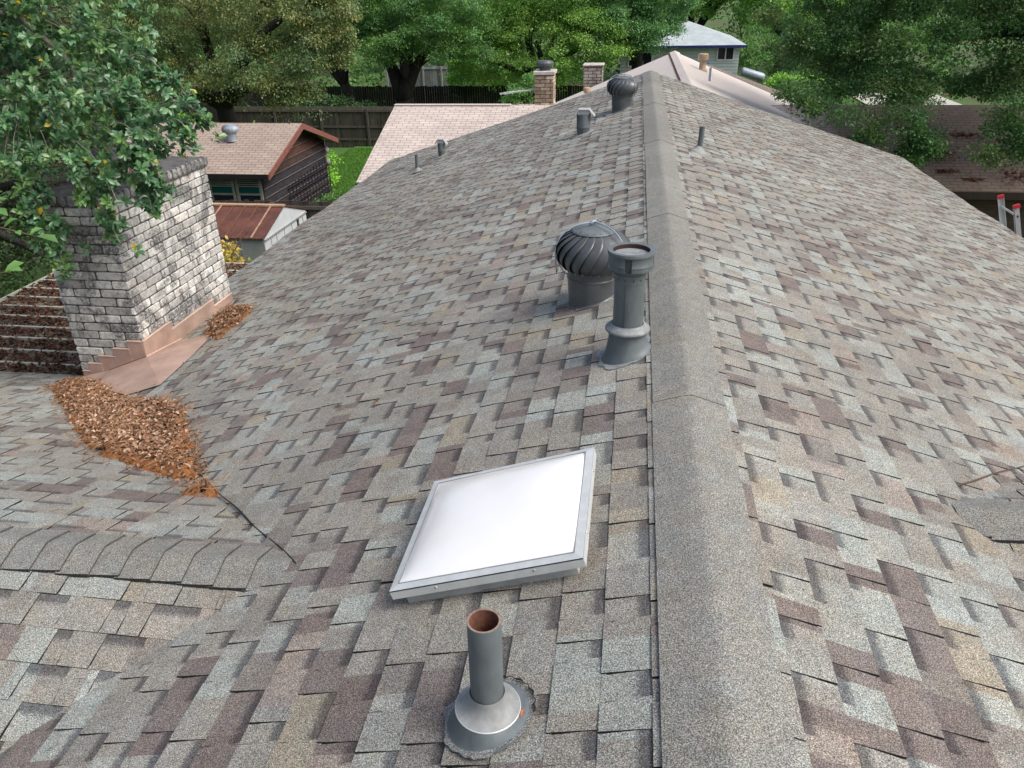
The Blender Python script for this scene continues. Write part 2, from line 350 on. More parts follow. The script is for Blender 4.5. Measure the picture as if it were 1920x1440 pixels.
# ------------------------------------------------------------------ shingle roofs (real laps and teeth)
PAL = np.array([(.262, .283, .272), (.255, .262, .246), (.228, .224, .208), (.220, .212, .195), (.205, .198, .182),
                (.242, .222, .182), (.238, .208, .188), (.138, .115, .110), (.150, .128, .122), (.180, .168, .157)])
PAL = (PAL*.90+np.array([.222, .214, .198])*.10)*np.array([1.0, 1.0, .972])
PW = np.array([.14, .13, .19, .17, .11, .045, .035, .07, .06, .05]); PW = PW/PW.sum()
def wave(u, v, k=1.0):
    return k*(0.010*math.sin(u*1.15+0.7)*math.sin(v*0.85+0.2)+0.007*math.sin(u*2.3+v*1.1)+0.003*math.sin(u*5.1+v*2.3))*min(1, v/0.6)
def shingles(O, U, Vd, ulen, vlen, seed, v0=0.03, e=0.143, clip=None, wk=1.0, flip=False):
    """laminated shingle courses: teeth of random width stand proud of darker-topped recesses"""
    rnd = random.Random(seed); O = Vector(O); U = Vector(U); Vd = Vector(Vd).normalized(); N = U.cross(Vd)
    if N.z < 0: N = -N
    Vs = []; Fs = []; Cs = []; UVs = []; Mi = []
    def P(u, v, h): return O+U*u+Vd*v+N*(h+wave(u, v, wk))
    nc = int((vlen-v0)/e)+1
    for i in range(-1, nc):
        va = v0+i*e; vb = min(va+e, vlen+0.02)
        va = max(va, 0)
        if vb-va < 0.01: continue
        vb += rnd.uniform(-.0025, .0025)
        u = -rnd.uniform(0, .3); tooth = rnd.random() < .5; c = PAL[np.searchsorted(np.cumsum(PW), rnd.random()*.999)]
        left = rnd.choice((1, 1, 2, 2, 3)); lift = 0
        seg = []; us = -.3    # colour drops along the course, not tied to the teeth
        while us < ulen:
            ue = us+rnd.choice((.07, .10, .13, .17, .22, .28)); seg.append((us, ue, PAL[min(len(PAL)-1, int(np.searchsorted(np.cumsum(PW), rnd.random()*.999)))]*rnd.uniform(.95, 1.06))); us = ue
        si = 0
        while u < ulen:
            w = rnd.choice((.10, .12, .14, .17, .20, .24)) if tooth else rnd.choice((.07, .09, .11, .14, .17, .20))
            u1 = min(u+w, ulen); ua = max(u, 0)
            if u1 > ua:
                h0, h1 = (0.0028, 0.0078) if tooth else (0.0, 0.0046)
                h1 += rnd.uniform(0, .0012)
                if rnd.random() < .035: h1 += .004
                k = 0.006 if tooth else 0.0
                va2 = max(va-.015, 0); uA0, uA1, uB0, uB1 = ua-k*.3, u1+k*.3, ua+k, u1-k
                while si < len(seg)-1 and seg[si][1] <= ua+.012: si += 1
                cuts = [0.0]; cols_ = [seg[si][2]]; sj = si
                while seg[sj][1] < u1-.012 and sj < len(seg)-1:
                    cuts.append((seg[sj][1]-ua)/(u1-ua)); sj += 1; cols_.append(seg[sj][2])
                cuts.append(1.0); rec = 0.0 if tooth else 1.0; tv = rnd.uniform(.96, 1.04); jg = [0]+[rnd.uniform(-.02, .02) for _ in cuts[1:-1]]+[0]
                for q_ in range(len(cols_)):
                    t0_, t1_ = cuts[q_], cuts[q_+1]; b0 = len(Vs)
                    Vs += [P(uA0+(uA1-uA0)*t0_, va2, h0), P(uA0+(uA1-uA0)*t1_, va2, h0), P(uB0+(uB1-uB0)*(t1_+jg[q_+1]), vb, h1), P(uB0+(uB1-uB0)*(t0_+jg[q_]), vb, h1)]
                    Fs.append((b0, b0+1, b0+2, b0+3)); Cs.append(cols_[q_]*tv); Mi.append(0); UVs += [(rec, -.1), (rec, -.1), (rec, 1), (rec, 1)]
                cc = cols_[0]; pts = [P(uA0, va2, h0), P(uA1, va2, h0), P(uB1, vb, h1), P(uB0, vb, h1)]
                b0 = len(Vs); Vs += [pts[3], pts[2], P(u1-k, vb+.0005, h1-.0078), P(ua+k, vb+.0005, h1-.0078)]
                Fs.append((b0, b0+1, b0+2, b0+3)); Cs.append(cc*.15); Mi.append(1); UVs += [(0, 1)]*4
                if tooth:
                    for (p, q, uu, vv2) in ((pts[0], pts[3], ua-k*.3, ua+k), (pts[1], pts[2], u1+k*.3, u1-k)):
                        b0 = len(Vs); Vs += [p, q, P(vv2, vb, h1-.009), P(uu, va2, h0-.009)]
                        Fs.append((b0, b0+1, b0+2, b0+3)); Cs.append(cc*.15); Mi.append(1); UVs += [(0, 1)]*4
            u = u1; tooth = not tooth; left -= 1
            if left <= 0:
                c = PAL[min(len(PAL)-1, int(np.searchsorted(np.cumsum(PW), rnd.random()*.999)))]; left = rnd.choice((1, 1, 1, 2, 2, 3))
    return Vs, Fs, Cs, UVs, Mi
def join_sh(lst):
    V, F, C, Uv, Mi = [], [], [], [], []
    for a in lst:
        k = len(V); V += a[0]; F += [tuple(i+k for i in f) for f in a[1]]; C += a[2]; Uv += a[3]; Mi += a[4]
    return V, F, C, Uv, Mi
YF, YN = 16.63, -3.0          # far and near rakes
WL, WR = 5.45, 5.0            # half widths
house = thing('shingled_house', 'house in the foreground under a weathered grey and brown laminated shingle roof', 'house', (0, 0, 0))
up_ = Vector((0, 1, 0))
parts = [
 shingles((0, YN, 0), (0, 1, 0), (-1, 0, -S), YF-YN, WL*NL, 1, .042),
 shingles((0, YN, 0), (0, 1, 0), (1, 0, -S), YF-YN, WR*NL, 2, .055)]
a = join_sh(parts)
roof = mk('roof', a[0], a[1], None, house, col=np.array([tuple(c) for c in a[2]]), uv=a[3], mats=[M['shingle'], M['asphalt_edge']], midx=a[4])
# wing on one side (ridge across, z=-0.52 at y=2.2) and on the other (z=-0.33 at y=2.77)
WY, WZ = 2.33, -0.52
a = join_sh([shingles((-12.0, WY, WZ), (1, 0, 0), (0, 1, -S), 12.0-1.25, (6.15-WY)*NL, 3, .05, wk=.8),
             shingles((-12.0, WY, WZ), (1, 0, 0), (0, -1, -S), 12.0-1.25, 4.3*NL, 4, .075, wk=.8)])
wing = mk('wing_roof', a[0], a[1], None, house, col=np.array([tuple(c) for c in a[2]]), uv=a[3], mats=[M['shingle'], M['asphalt_edge']], midx=a[4])
RY, RZ = 2.77, -0.33
a = join_sh([shingles((0.8, RY, RZ), (1, 0, 0), (0, 1, -S), 9.0, 3.2*NL, 5, .05, wk=.8),
             shingles((0.8, RY, RZ), (1, 0, 0), (0, -1, -S), 9.0, 4.0*NL, 6, .075, wk=.8)])
wing2 = mk('wing_roof', a[0], a[1], None, house, col=np.array([tuple(c) for c in a[2]]), uv=a[3], mats=[M['shingle'], M['asphalt_edge']], midx=a[4])
def cap_strip(name, O, U, slope, length, half, expo, step, parent, wk=1.0, lift=.011, tilt=.004, seed=0):
    """bent cap shingles laid one over the next along a ridge"""
    O = Vector(O); U = Vector(U); W = U.cross(Vector((0, 0, 1))); rnd = random.Random(seed); b = B(); u = 0
    prof = [-1, -.93, -.6, -.3, -.12, 0, .12, .3, .6, .93, 1]
    while u < length:
        e = expo*rnd.uniform(.96, 1.04); j = rnd.uniform(-.004, .004); jt = rnd.uniform(0, .002)
        rows = []
        for (uu, h) in ((u, lift+tilt+jt+step), (u+e*.4, lift+tilt*.6+step*.5), (u+e+.02, lift*.95)):
            row = []
            for s in prof:
                x = s*(half+j); z = -slope*abs(x)
                if abs(s) <= .3: z = -slope*(.12*half+ (abs(x)**2)/(2*.3*half)*.9) if abs(s) < .3 else z
                z = -slope*math.sqrt(x*x+(.10*half)**2)+slope*.03*half
                row.append(O+U*min(uu, length+.02)+W*x+Vector((0, 0, z+h+.002*math.sin(uu*3.1)*wk)))
            rows.append(row)
        k = len(prof); V = [p for r_ in rows for p in r_]+[p-Vector((0, 0, .013)) for p in rows[0]]
        F = [(i*k+q, i*k+q+1, (i+1)*k+q+1, (i+1)*k+q) for i in range(2) for q in range(k-1)]
        F += [(3*k+q, 3*k+q+1, q+1, q) for q in range(k-1)]
        V += [rows[i][0]-Vector((0, 0, .018)) for i in range(3)]+[rows[i][-1]-Vector((0, 0, .018)) for i in range(3)]
        n0 = 4*k
        F += [(0, k, n0+1, n0), (k, 2*k, n0+2, n0+1), (k-1, n0+3, n0+4, 2*k-1), (2*k-1, n0+4, n0+5, 3*k-1)]
        cv = rnd.uniform(.93, 1.06); b.add(V, F, (.196*cv, .196*cv, .180*cv)); nf_ = len(F); b.C[-nf_+2*(k-1):] = [(.085, .082, .078)]*(k-1)+[(.035, .035, .035)]*(nf_-3*(k-1)); u += e  # seam and side faces coloured dark to paint in the lap shadows
    return smooth_by_angle(b.make(name, M['cap'], parent, col=True), 35)
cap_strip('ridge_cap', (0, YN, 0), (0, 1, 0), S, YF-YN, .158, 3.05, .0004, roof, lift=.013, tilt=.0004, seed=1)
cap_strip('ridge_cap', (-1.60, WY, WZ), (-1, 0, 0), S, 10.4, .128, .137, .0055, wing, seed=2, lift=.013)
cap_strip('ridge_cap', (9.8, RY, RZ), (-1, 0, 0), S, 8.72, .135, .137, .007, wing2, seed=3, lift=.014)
# closed-cut valley edge: dark strip drawn in for the cut lap and its shadow gap
def surf(x, y): return max(-S*abs(x), WZ-S*abs(y-WY) if x < 0 else RZ-S*abs(y-RY))
vb = B(); P = []
for t in np.linspace(0, 1, 24):
    x = -1.57-1.24*t+.006*math.sin(t*17); y = 2.32+1.22*t; P.append(Vector((x, y, surf(x, y)+.021)))
vb.tube(P, [(.0040+.0008*math.sin(k*.8))*min(1, .45+k*.12) for k in range(24)], 5)
vb.make('valley_edge_and_shadow', M['asphalt_edge'], wing)
# fascia, soffit, walls
fb = B()
def rake(y0, y1):
    for sx, w in ((-1, WL), (1, WR)):
        fb.add([(0, y0, -.03), (sx*w, y0, -S*w-.03), (sx*w, y0, -S*w-.18), (0, y0, -.18),
                (0, y1, -.03), (sx*w, y1, -S*w-.03), (sx*w, y1, -S*w-.18), (0, y1, -.18)],
               [(0, 1, 2, 3), (4, 7, 6, 5), (0, 4, 5, 1), (3, 2, 6, 7), (1, 5, 6, 2)])
rake(YF-.03, YF-.05); rake(YN+.03, YN+.05)
for sx, w in ((-1, WL), (1, WR)):
    fb.box((min(sx*w, sx*(w-.02)), YN, -S*w-.20), (max(sx*w, sx*(w-.02)), YF, -S*w-.012))
fb.make('fascia', M['white_paint'], house)
wb = B()
wb.box((-WL+.5, YN+.4, -4.6), (WR-.5, YF-.4, -S*WL-.12)); wb.box((-11.6, -1.7, -4.6), (-WL+.5, 5.75, -1.95)); wb.box((WR-.5, -1, -4.6), (9.4, 5.5, -1.95))
for y in (YN+.4, YF-.4):
    wb.add([(-WL+.5, y, -S*WL-.12), (WR-.5, y, -S*WL-.12), (0, y, -.05)], [(0, 1, 2)])
wb.make('wall', M['wall_brick'], house)

# ------------------------------------------------------------------ leaf numerics
def leaves_mesh(C0, D, Nn, L, Wd, shape='oval', curl=.15):
    """one folded leaf per centre: C0 base point, D tip direction, Nn face normal, L length, Wd half width -> V, F quads(3 per leaf tri/quad)"""
    n = len(C0); T = np.cross(D, Nn); T /= np.linalg.norm(T, axis=1, keepdims=True)+1e-9
    Nn = np.cross(T, D)
    L = L[:, None]; Wd = Wd[:, None]
    p0 = C0; pm = C0+D*L*.55+Nn*L*curl*.5; p3 = C0+D*L-Nn*L*curl*.3
    pl = C0+D*L*.60+T*Wd+Nn*L*curl*.9; pr = C0+D*L*.60-T*Wd+Nn*L*curl*.9
    V = np.stack([p0, pl, p3, pr], 1).reshape(-1, 3)
    F = np.arange(4*n).reshape(-1, 4)
    if shape == 'oval':
        pl1 = C0+D*L*.32+T*Wd*.72+Nn*L*curl*.7; pr1 = C0+D*L*.32-T*Wd*.72+Nn*L*curl*.7
        pl2 = C0+D*L*.72+T*Wd+Nn*L*curl*.8; pr2 = C0+D*L*.72-T*Wd+Nn*L*curl*.8
        m1 = C0+D*L*.35+Nn*L*curl*.25; m2 = C0+D*L*.72+Nn*L*curl*.3
        V = np.stack([p0, pl1, pl2, p3, pr2, pr1, m1, m2], 1).reshape(-1, 3)
        base = np.arange(n)[:, None]*8
        F = np.concatenate([base+np.array([[0, 6, 5, 5]]), base+np.array([[0, 1, 6, 6]])], 0)
        q = np.concatenate([base+np.array([[1, 2, 7, 6]]), base+np.array([[6, 7, 4, 5]]), base+np.array([[2, 3, 7, 7]]), base+np.array([[7, 3, 4, 4]])], 0)
        # use only quads with repeated corner avoided: fold first/last into triangles fanned as quads
        F = np.concatenate([base+np.array([[0, 1, 2, 7]]), base+np.array([[0, 7, 4, 5]]), base+np.array([[7, 2, 3, 4]])], 0)
    return V, F
def rand_dir(n):
    d = RNG.normal(size=(n, 3)); return d/np.linalg.norm(d, axis=1, keepdims=True)
BR = 2.75
def foliage(blobs, leaf, n_clumps, per, pal, rc=.35, shell=.55, up=.35, droop=.0, aspect=.30, shape='quad', yellow=0.0, fill=.17):
    """blobs: (cx,cy,cz,rx,ry,rz). clumps scattered through each blob, denser to the skin; leaves scattered in each clump."""
    Bl = np.array(blobs, float); vol = (Bl[:, 3]*Bl[:, 4]*Bl[:, 5])**(2/3); vol = np.maximum(vol, vol.max()*.018); w = vol/vol.sum()
    nb_ = max(len(Bl)*3, n_clumps//15); ib = RNG.choice(len(Bl), nb_, p=w); db = rand_dir(nb_); rb_ = shell+(1-shell)*RNG.random(nb_)**.5
    bc = Bl[ib, :3]+db*(rb_*.88)[:, None]*Bl[ib, 3:]; br = np.cbrt(Bl[ib, 3]*Bl[ib, 4]*Bl[ib, 5])*RNG.uniform(.20, .42, nb_)*(1.0 if len(Bl) > 3 else 1.2)
    idx = RNG.integers(0, nb_, n_clumps); d = rand_dir(n_clumps); d[:, 2] = np.abs(d[:, 2])*.9-.25*RNG.random(n_clumps)
    cc = bc[idx]+d*br[idx][:, None]*np.array([1.15, 1.15, .62])*(RNG.random(n_clumps)**.3)[:, None]
    # the rest of the clumps fill the blob itself, and all clumps of the small hanging sprays do
    fl = (RNG.random(n_clumps) < fill) | (np.cbrt(Bl[ib, 3]*Bl[ib, 4]*Bl[ib, 5])[idx] < .62)
    d2 = rand_dir(n_clumps); rr2 = RNG.random(n_clumps)**.45*RNG.uniform(.7, 1.2, n_clumps)
    cc[fl] = (Bl[ib[idx], :3]+d2*rr2[:, None]*Bl[ib[idx], 3:])[fl]
    cr_ = rc*RNG.uniform(.55, 1.35, n_clumps)
    ci = np.repeat(np.arange(n_clumps), per); n = len(ci)
    off = rand_dir(n)*(RNG.random(n)**.45)[:, None]*cr_[ci][:, None]*np.array([1, 1, .62])
    off[:, 2] -= droop*np.linalg.norm(off[:, :2], axis=1)
    C0 = cc[ci]+off
    D = off/(np.linalg.norm(off, axis=1, keepdims=True)+1e-6)+rand_dir(n)*.9; D[:, 2] -= .15+droop; D /= np.linalg.norm(D, axis=1, keepdims=True)
    Nn = rand_dir(n)*.8+np.array([0, 0, up+.5])+d[ci]*.5; Nn /= np.linalg.norm(Nn, axis=1, keepdims=True)
    L = leaf*RNG.uniform(.65, 1.3, n); V, F = leaves_mesh(C0, D, Nn, L, L*aspect, shape)
    k = len(F)//n
    pal = np.array(pal)*BR; cl = pal[(idx+RNG.integers(0, 2, n_clumps)) % len(pal)]*RNG.uniform(.8, 1.2, (n_clumps, 1)); g_ = cl.mean(1, keepdims=True); cl = (g_+(cl-g_)*.86)*np.array([1.12, 1.0, .92])
    c = cl[ci]*RNG.uniform(.7, 1.35, (n, 1))
    if yellow: 
        y = RNG.random(n) < yellow; c[y] = np.array([.30, .22, .03])*RNG.uniform(.6, 1.2, (y.sum(), 1))
    c = np.tile(c, (k, 1)) if k > 1 else c
    return V, F, c, cc
def limbs(b, base, tops, r0, r1=.04, bend=.25, seed=0, split=True):
    rnd = random.Random(seed); base = Vector(base)
    for t in tops:
        t = Vector(t); n = 7; L = (t-base).length; pts = []; rad = []
        o1 = Vector((rnd.uniform(-1, 1), rnd.uniform(-1, 1), 0))*L*.10
        for i in range(n):
            s = i/(n-1); p = base.lerp(t, s); p = p+o1*math.sin(s*math.pi)+Vector((0, 0, 1))*L*bend*math.sin(s*math.pi)*.5
            pts.append(p); rad.append(r0*(1-s)**.8+r1)
        b.tube(pts, rad, 8)
        if split:
            for _ in range(4):
                i = rnd.randint(2, n-2); q = pts[i]; d = (pts[i+1]-pts[i]).normalized()+Vector((rnd.uniform(-1, 1), rnd.uniform(-1, 1), rnd.uniform(-.2, .7)))*.9
                d.normalize(); l2 = L*rnd.uniform(.18, .35)
                b.tube([q, q+d*l2*.5+Vector((0, 0, .04*l2)), q+d*l2], [rad[i]*.5, rad[i]*.3, r1*.35], 5)
def tree(name, label, cat, base, trunk_top, r0, blobs, leaf, n_clumps, per, pal, rc=.4, group=None, barkm='bark_dark', seed=0, tops=None, **kw):
    t = thing(name, label, cat, (0, 0, 0), 0, group)
    b = B(); base = Vector(base); tt = Vector(trunk_top)
    mid = base.lerp(tt, .5)+Vector((.08, .05, 0))*r0*3
    b.tube([base-Vector((0, 0, .2)), base.lerp(tt, .12), mid, tt], [r0*1.5, r0*1.12, r0, r0*.82], 12)
    tops = tops if tops is not None else [(q[0], q[1], q[2]+q[5]*.2) for q in blobs]
    limbs(b, tt-Vector((0, 0, .15)), tops, r0*.55, .03, seed=seed)
    b.make('trunk', M[barkm], t, smooth=True)
    V, F, c, _ = foliage(blobs, leaf, n_clumps, per, pal, rc, **kw)
    mk('crown', V, F, M['leaf'], t, col=c)
    return t
def bush(name, label, base, blobs, leaf, n_clumps, per, pal, rc=.22, group=None, cat='bush', **kw):
    t = thing(name, label, cat, (0, 0, 0), 0, group); b = B(); base = Vector(base)
    limbs(b, base, [(q[0], q[1], q[2]) for q in blobs], .035, .008, .1, seed=3)
    b.make('stem', M['bark'], t)
    V, F, c, _ = foliage(blobs, leaf, n_clumps, per, pal, rc, **kw); mk('foliage', V, F, M['leaf'], t, col=c)
    return t
G_DK = [(.020, .052, .018), (.026, .066, .022), (.034, .080, .028)]
G_MID = [(.040, .100, .026), (.052, .120, .030), (.034, .088, .030)]
G_OLV = [(.060, .085, .030), (.052, .092, .040), (.085, .100, .034), (.045, .085, .042)]
G_LT = [(.070, .150, .030), (.090, .170, .035), (.060, .135, .032)]
G_BRT = [(.080, .190, .022), (.100, .220, .025), (.065, .160, .020)]
# ------------------------------------------------------------------ turbine vents
def zl(x): return -S*abs(x)
def turbine(name, label, loc, slope, group=None, head='dark_metal', base='dark_metal', bracket=True, k=1.0, taper=1.0, rot=0.0, nv=20):
    """slope: dz/dx of the roof under the vent"""
    t = thing(name, label, 'roof turbine', loc, 0, group)
    sh = lambda x, y, z: z if z > .10*k else (slope*x-.01 if z <= 0 else z+slope*x*(1-z/(.10*k)))
    b = B(); rb = .150*k
    b.lathe([(rb*1.0, -.02), (rb*.985, .04*k), (rb*1.05*taper, .145*k), (rb*1.05*taper, .152*k), (rb*1.075*taper, .153*k), (rb*1.075*taper, .160*k), (rb*1.04*taper, .165*k), (rb*1.04*taper, .225*k)], 40, shear=sh)
    smooth_by_angle(b.make('base', M[base], t), 30)
    # flashing skirt lying on the slope
    f = B(); f.lathe([(rb*1.0, .006), (rb*1.05, .004), (rb*1.07, -.006)], 36, shear=lambda x, y, z: slope*x+z+.006)
    f.make('flashing', M[base], t, smooth=True)
    # vanes
    H0, H1 = .205*k, .455*k; Rm = .225*k; v = B(); mth = 11
    for q in range(nv):
        th = 2*math.pi*q/nv+rot; da = 2*math.pi/nv*1.45; rows = []
        for i in range(mth):
            s = i/(mth-1); zz = H0+(H1-H0)*(.5-.5*math.cos(math.pi*s)) if False else H0+(H1-H0)*s
            u_ = (zz-(H0+H1)/2)/((H1-H0)/2)
            rr = Rm*(1-abs(u_)**2.6*(.30 if u_ < 0 else .52))
            tw = th+.62*s**1.3
            row = []
            for j, (fa, dr) in enumerate(((0, .010), (.08, .016), (.2, .010), (.6, .0), (1, -.022))):
                a_ = tw-da*fa*(.75+.25*(1-abs(u_))); r_ = rr+dr*k*(.35+.65*(1-u_*u_))
                row.append((r_*math.cos(a_), r_*math.sin(a_), zz))
            rows.append(row)
        V = [p for r_ in rows for p in r_]; F = [(i*5+j, i*5+j+1, (i+1)*5+j+1, (i+1)*5+j) for i in range(mth-1) for j in range(4)]
        v.add(V, F)
    vt = v.make('vanes', M[head], t, smooth=True)
    c = B(); rt_ = Rm*.58
    c.lathe([(.0, .482*k), (rt_*.35, .479*k), (rt_*.7, .470*k), (rt_*1.0, .457*k), (rt_*1.04, .449*k), (rt_*.98, .446*k)], 36)
    smooth_by_angle(c.make('top_cap', M['galv'] if head == 'galv' else M['grey_paint'], t), 50)
    r = B(); rl = Rm*.71
    r.lathe([(rl*.98, H0-.012*k), (rl*1.01, H0-.010*k), (rl*1.02, H0+.014*k), (rl*.99, H0+.016*k)], 40)
    smooth_by_angle(r.make('lower_ring', M[head], t), 40)
    d = B(); d.lathe([(Rm*.62, H0+.01), (Rm*.62, H1-.03)], 16); d.make('inner_drum', M['dark'], t)
    rv = B()
    for q in range(nv):
        for rr, zz, off in ((rl*1.03, H0+.004*k, .1), (rt_*.96, .4615*k, .55)):
            a_ = 2*math.pi*q/nv+rot+off; rv.lathe([(.0, .0035*k), (.0035*k, .002*k), (.004*k, -.002*k)], 6, origin=(rr*math.cos(a_), rr*math.sin(a_), zz))
    rv.make('rivets', M['rivet'], t)
    if bracket:
        w = B()
        for q in range(3):
            a0 = 3.55+q*2*math.pi/3; pts = []
            for i in range(15):
                s = i/14; ang = s*1.62; rr = (.250*k)*math.sin(min(ang, 1.57))**.8 if s < .93 else .238*k; zz = .335*k+.17*k*math.cos(ang) if s < 1 else .2*k
                pts.append((rr*math.cos(a0), rr*math.sin(a0), zz))
            pts += [(.225*k*math.cos(a0), .225*k*math.sin(a0), .26*k), (.19*k*math.cos(a0), .19*k*math.sin(a0), .200*k), (.165*k*math.cos(a0), .165*k*math.sin(a0), .185*k)]
            w.tube(pts, .0042*k, 6)
        w.tube([(-.02, -.02, .497*k), (0, 0, .510*k), (.02, .02, .497*k)], .009*k, 6)
        w.make('bracket', M['galv'], t, smooth=True)
    return t
G_T = 'turbine vents on the roofs'
turbine('turbine_vent', 'dark grey turbine vent close behind the tall capped pipe, wire brace over its top', (-.50, 4.56, zl(.50)), S, G_T, rot=.2, k=.965)
turbine('turbine_vent', 'dark grey turbine vent near the far end of the ridge', (-.48, 12.62, zl(.48)), S, G_T, rot=.9)

# ------------------------------------------------------------------ tall capped flue pipe
def flue():
    x0, y0 = -.275, 3.60
    t = thing('flue_pipe', 'tall grey flue pipe with round slotted cap and flared collar beside the ridge cap', 'flue pipe', (x0, y0, zl(x0)))
    sl = lambda x, y, z: S*x+z if z < .012 else (z+S*x*max(0, 1-z/.13))
    b = B(); b.lathe([(.136, -.012), (.128, .010), (.112, .03), (.102, .06), (.094, .10), (.088, .150)], 40, shear=sl); smooth_by_angle(b.make('roof_boot', M['grey_paint'], t), 60)
    b = B(); b.lathe([(.078, .178), (.086, .170), (.108, .158), (.112, .150), (.110, .142), (.098, .136), (.086, .134)], 40); smooth_by_angle(b.make('collar', M['grey_paint2'], t), 60)
    b = B(); b.lathe([(.0745, .13), (.0745, .395), (.0765, .397), (.0765, .402), (.0765, .428), (.079, .430), (.079, .440), (.0755, .443), (.0755, .50)], 40)
    b.obox((-.018, -.0772, .175), (1, 0, 0), (0, 0, 1), (0, 1, 0), .0022, .22, .004)
    smooth_by_angle(b.make('pipe', M['grey_paint'], t), 30)
    # slots of the crimped band
    b = B()
    for k in range(12):
        a = 2*math.pi*k/12+.2; b.box((-.0012, -.0005, .412), (.0012, .0012, .424), M4=Matrix.Translation((.0772*math.cos(a), .0772*math.sin(a), 0)) @ Matrix.Rotation(a+math.pi/2, 4, 'Z'))
    b.make('band_slots', M['dark'], t)
    c = B()
    c.lathe([(.088, .468), (.088, .545)], 40)
    c.lathe([(.0885, .547), (.0885, .5525), (.112, .5535), (.1135, .551), (.1135, .538), (.110, .536)], 48)
    c.lathe([(.088, .468), (.104, .468), (.107, .470)], 48)
    for q in range(4):
        a0 = R(-90+q*90+8); a1 = a0+R(66)
        if q == 0: a0, a1 = R(-88), R(-20)
        c.lathe([(.104, .466), (.1085, .466), (.1095, .472), (.1095, .487), (.1115, .489), (.1115, .493), (.1095, .496), (.1095, .533), (.1115, .536), (.104, .538)], 18, a0=a0, a1=a1)
        for aa in (a0, a1):
            c.obox((.088*math.cos(aa), .088*math.sin(aa), .466), (math.cos(aa), math.sin(aa), 0), (-math.sin(aa), math.cos(aa), 0), (0, 0, 1), .0215, .0012, .072)
    smooth_by_angle(c.make('cap', M['grey_paint'], t), 35)
    d = B(); d.lathe([(.0885, .550), (.086, .528)], 40); d.make('cap_inner_wall', plain('dark_red_rim', (.035, .012, .012), .6), t)
    d = B(); d.disc(.0862, .531, 40); d.make('cap_plate', M['grey_paint2'], t)
    s = B(); n = 40; V = [(0, 0, .013)]; rnd = random.Random(4)
    for k in range(n):
        a = 2*math.pi*k/n; r = .155+.022*math.sin(3*a+1)+.012*rnd.uniform(-1, 1)+.05*max(0, math.cos(a-.2))**3; V.append((r*math.cos(a), r*math.sin(a)*.95, S*r*math.cos(a)+.0135-.45*max(0, x0+r*math.cos(a)+.13)))
    s.add(V, [(0, 1+k, 1+(k+1) % n) for k in range(n)])
    s.make('sealant_patch', M['grey_paint2'], t)
flue()

# ------------------------------------------------------------------ near plumbing pipe
def near_pipe():
    x0, y0 = -.612, 1.447
    t = thing('plumbing_vent', 'open grey plumbing vent pipe with rusty mouth in front of the skylight', 'vent pipe', (x0, y0, zl(x0)))
    b = B(); b.lathe([(.0445, -.05), (.0445, .3545), (.0440, .3560)], 40); smooth_by_angle(b.make('pipe', M['grey_paint'], t), 40)
    b = B(); b.lathe([(.0440, .3560), (.0385, .3562), (.0380, .355)], 40); b.make('pipe_rim', plain('worn_rim', (.22, .16, .13), .7, ns=60, var=.4), t)
    b = B(); b.lathe([(.0382, .356), (.0375, .05)], 40); b.disc(.0375, .06, 40); b.make('pipe_bore', M['rust'], t)
    b = B(); b.lathe([(.0475, .104), (.0490, .098), (.0500, .088), (.0560, .074), (.0660, .060), (.0800, .050), (.0880, .047)], 48)
    smooth_by_angle(b.make('boot_cone', M['boot_grey'], t), 60)
    b = B(); b.lathe([(.0880, .0475), (.0900, .0465), (.0902, .0435), (.0880, .0425)], 48); b.make('boot_ring', M['alu'], t, smooth=True)
    sl = lambda x, y, z: z if z > .03 else S*x+z
    b = B(); b.lathe([(.0885, .044), (.0960, .034), (.1060, .016), (.1180, .006), (.126, .0035)], 48, shear=lambda x, y, z: z+S*x*min(1, max(0, (.044-z)/.03))); smooth_by_angle(b.make('boot_base', M['grey_paint'], t), 60)
    s = B(); n = 60; rnd = random.Random(9); V = [(0, 0, .0135)]
    for k in range(n):
        a = 2*math.pi*k/n; r = .130+.005*math.sin(3*a+.5)+.004*math.sin(7*a)+.004*rnd.uniform(-1, 1); V.append((r*math.cos(a), r*math.sin(a), S*r*math.cos(a)+.0085))
    s.add(V, [(0, 1+k, 1+(k+1) % n) for k in range(n)]); s.make('sealant_patch', granule_mat('sealant_on_granules', False, (.165, .170, .168)), t)
    r = B(); pts = []
    for k in range(34):
        a = R(-5)+R(125)*k/33; rr = .128+.003*math.sin(k*1.7); pts.append((rr*math.cos(a), rr*math.sin(a), S*rr*math.cos(a)+.0155))
    r.tube(pts, [.0022+.0012*math.sin(k*.9) for k in range(34)], 6); r.make('sealant_bead', M['asphalt_edge'], t, smooth=True)
    q = B(); q.add([(.094, -.030, .046), (.104, -.012, .048), (.100, .004, .046), (.090, -.008, .0485)], [(0, 1, 2, 3)])
    q.make('bare_copper_spot', plain('worn_orange', (.30, .14, .08), .6, ns=50), t)
near_pipe()

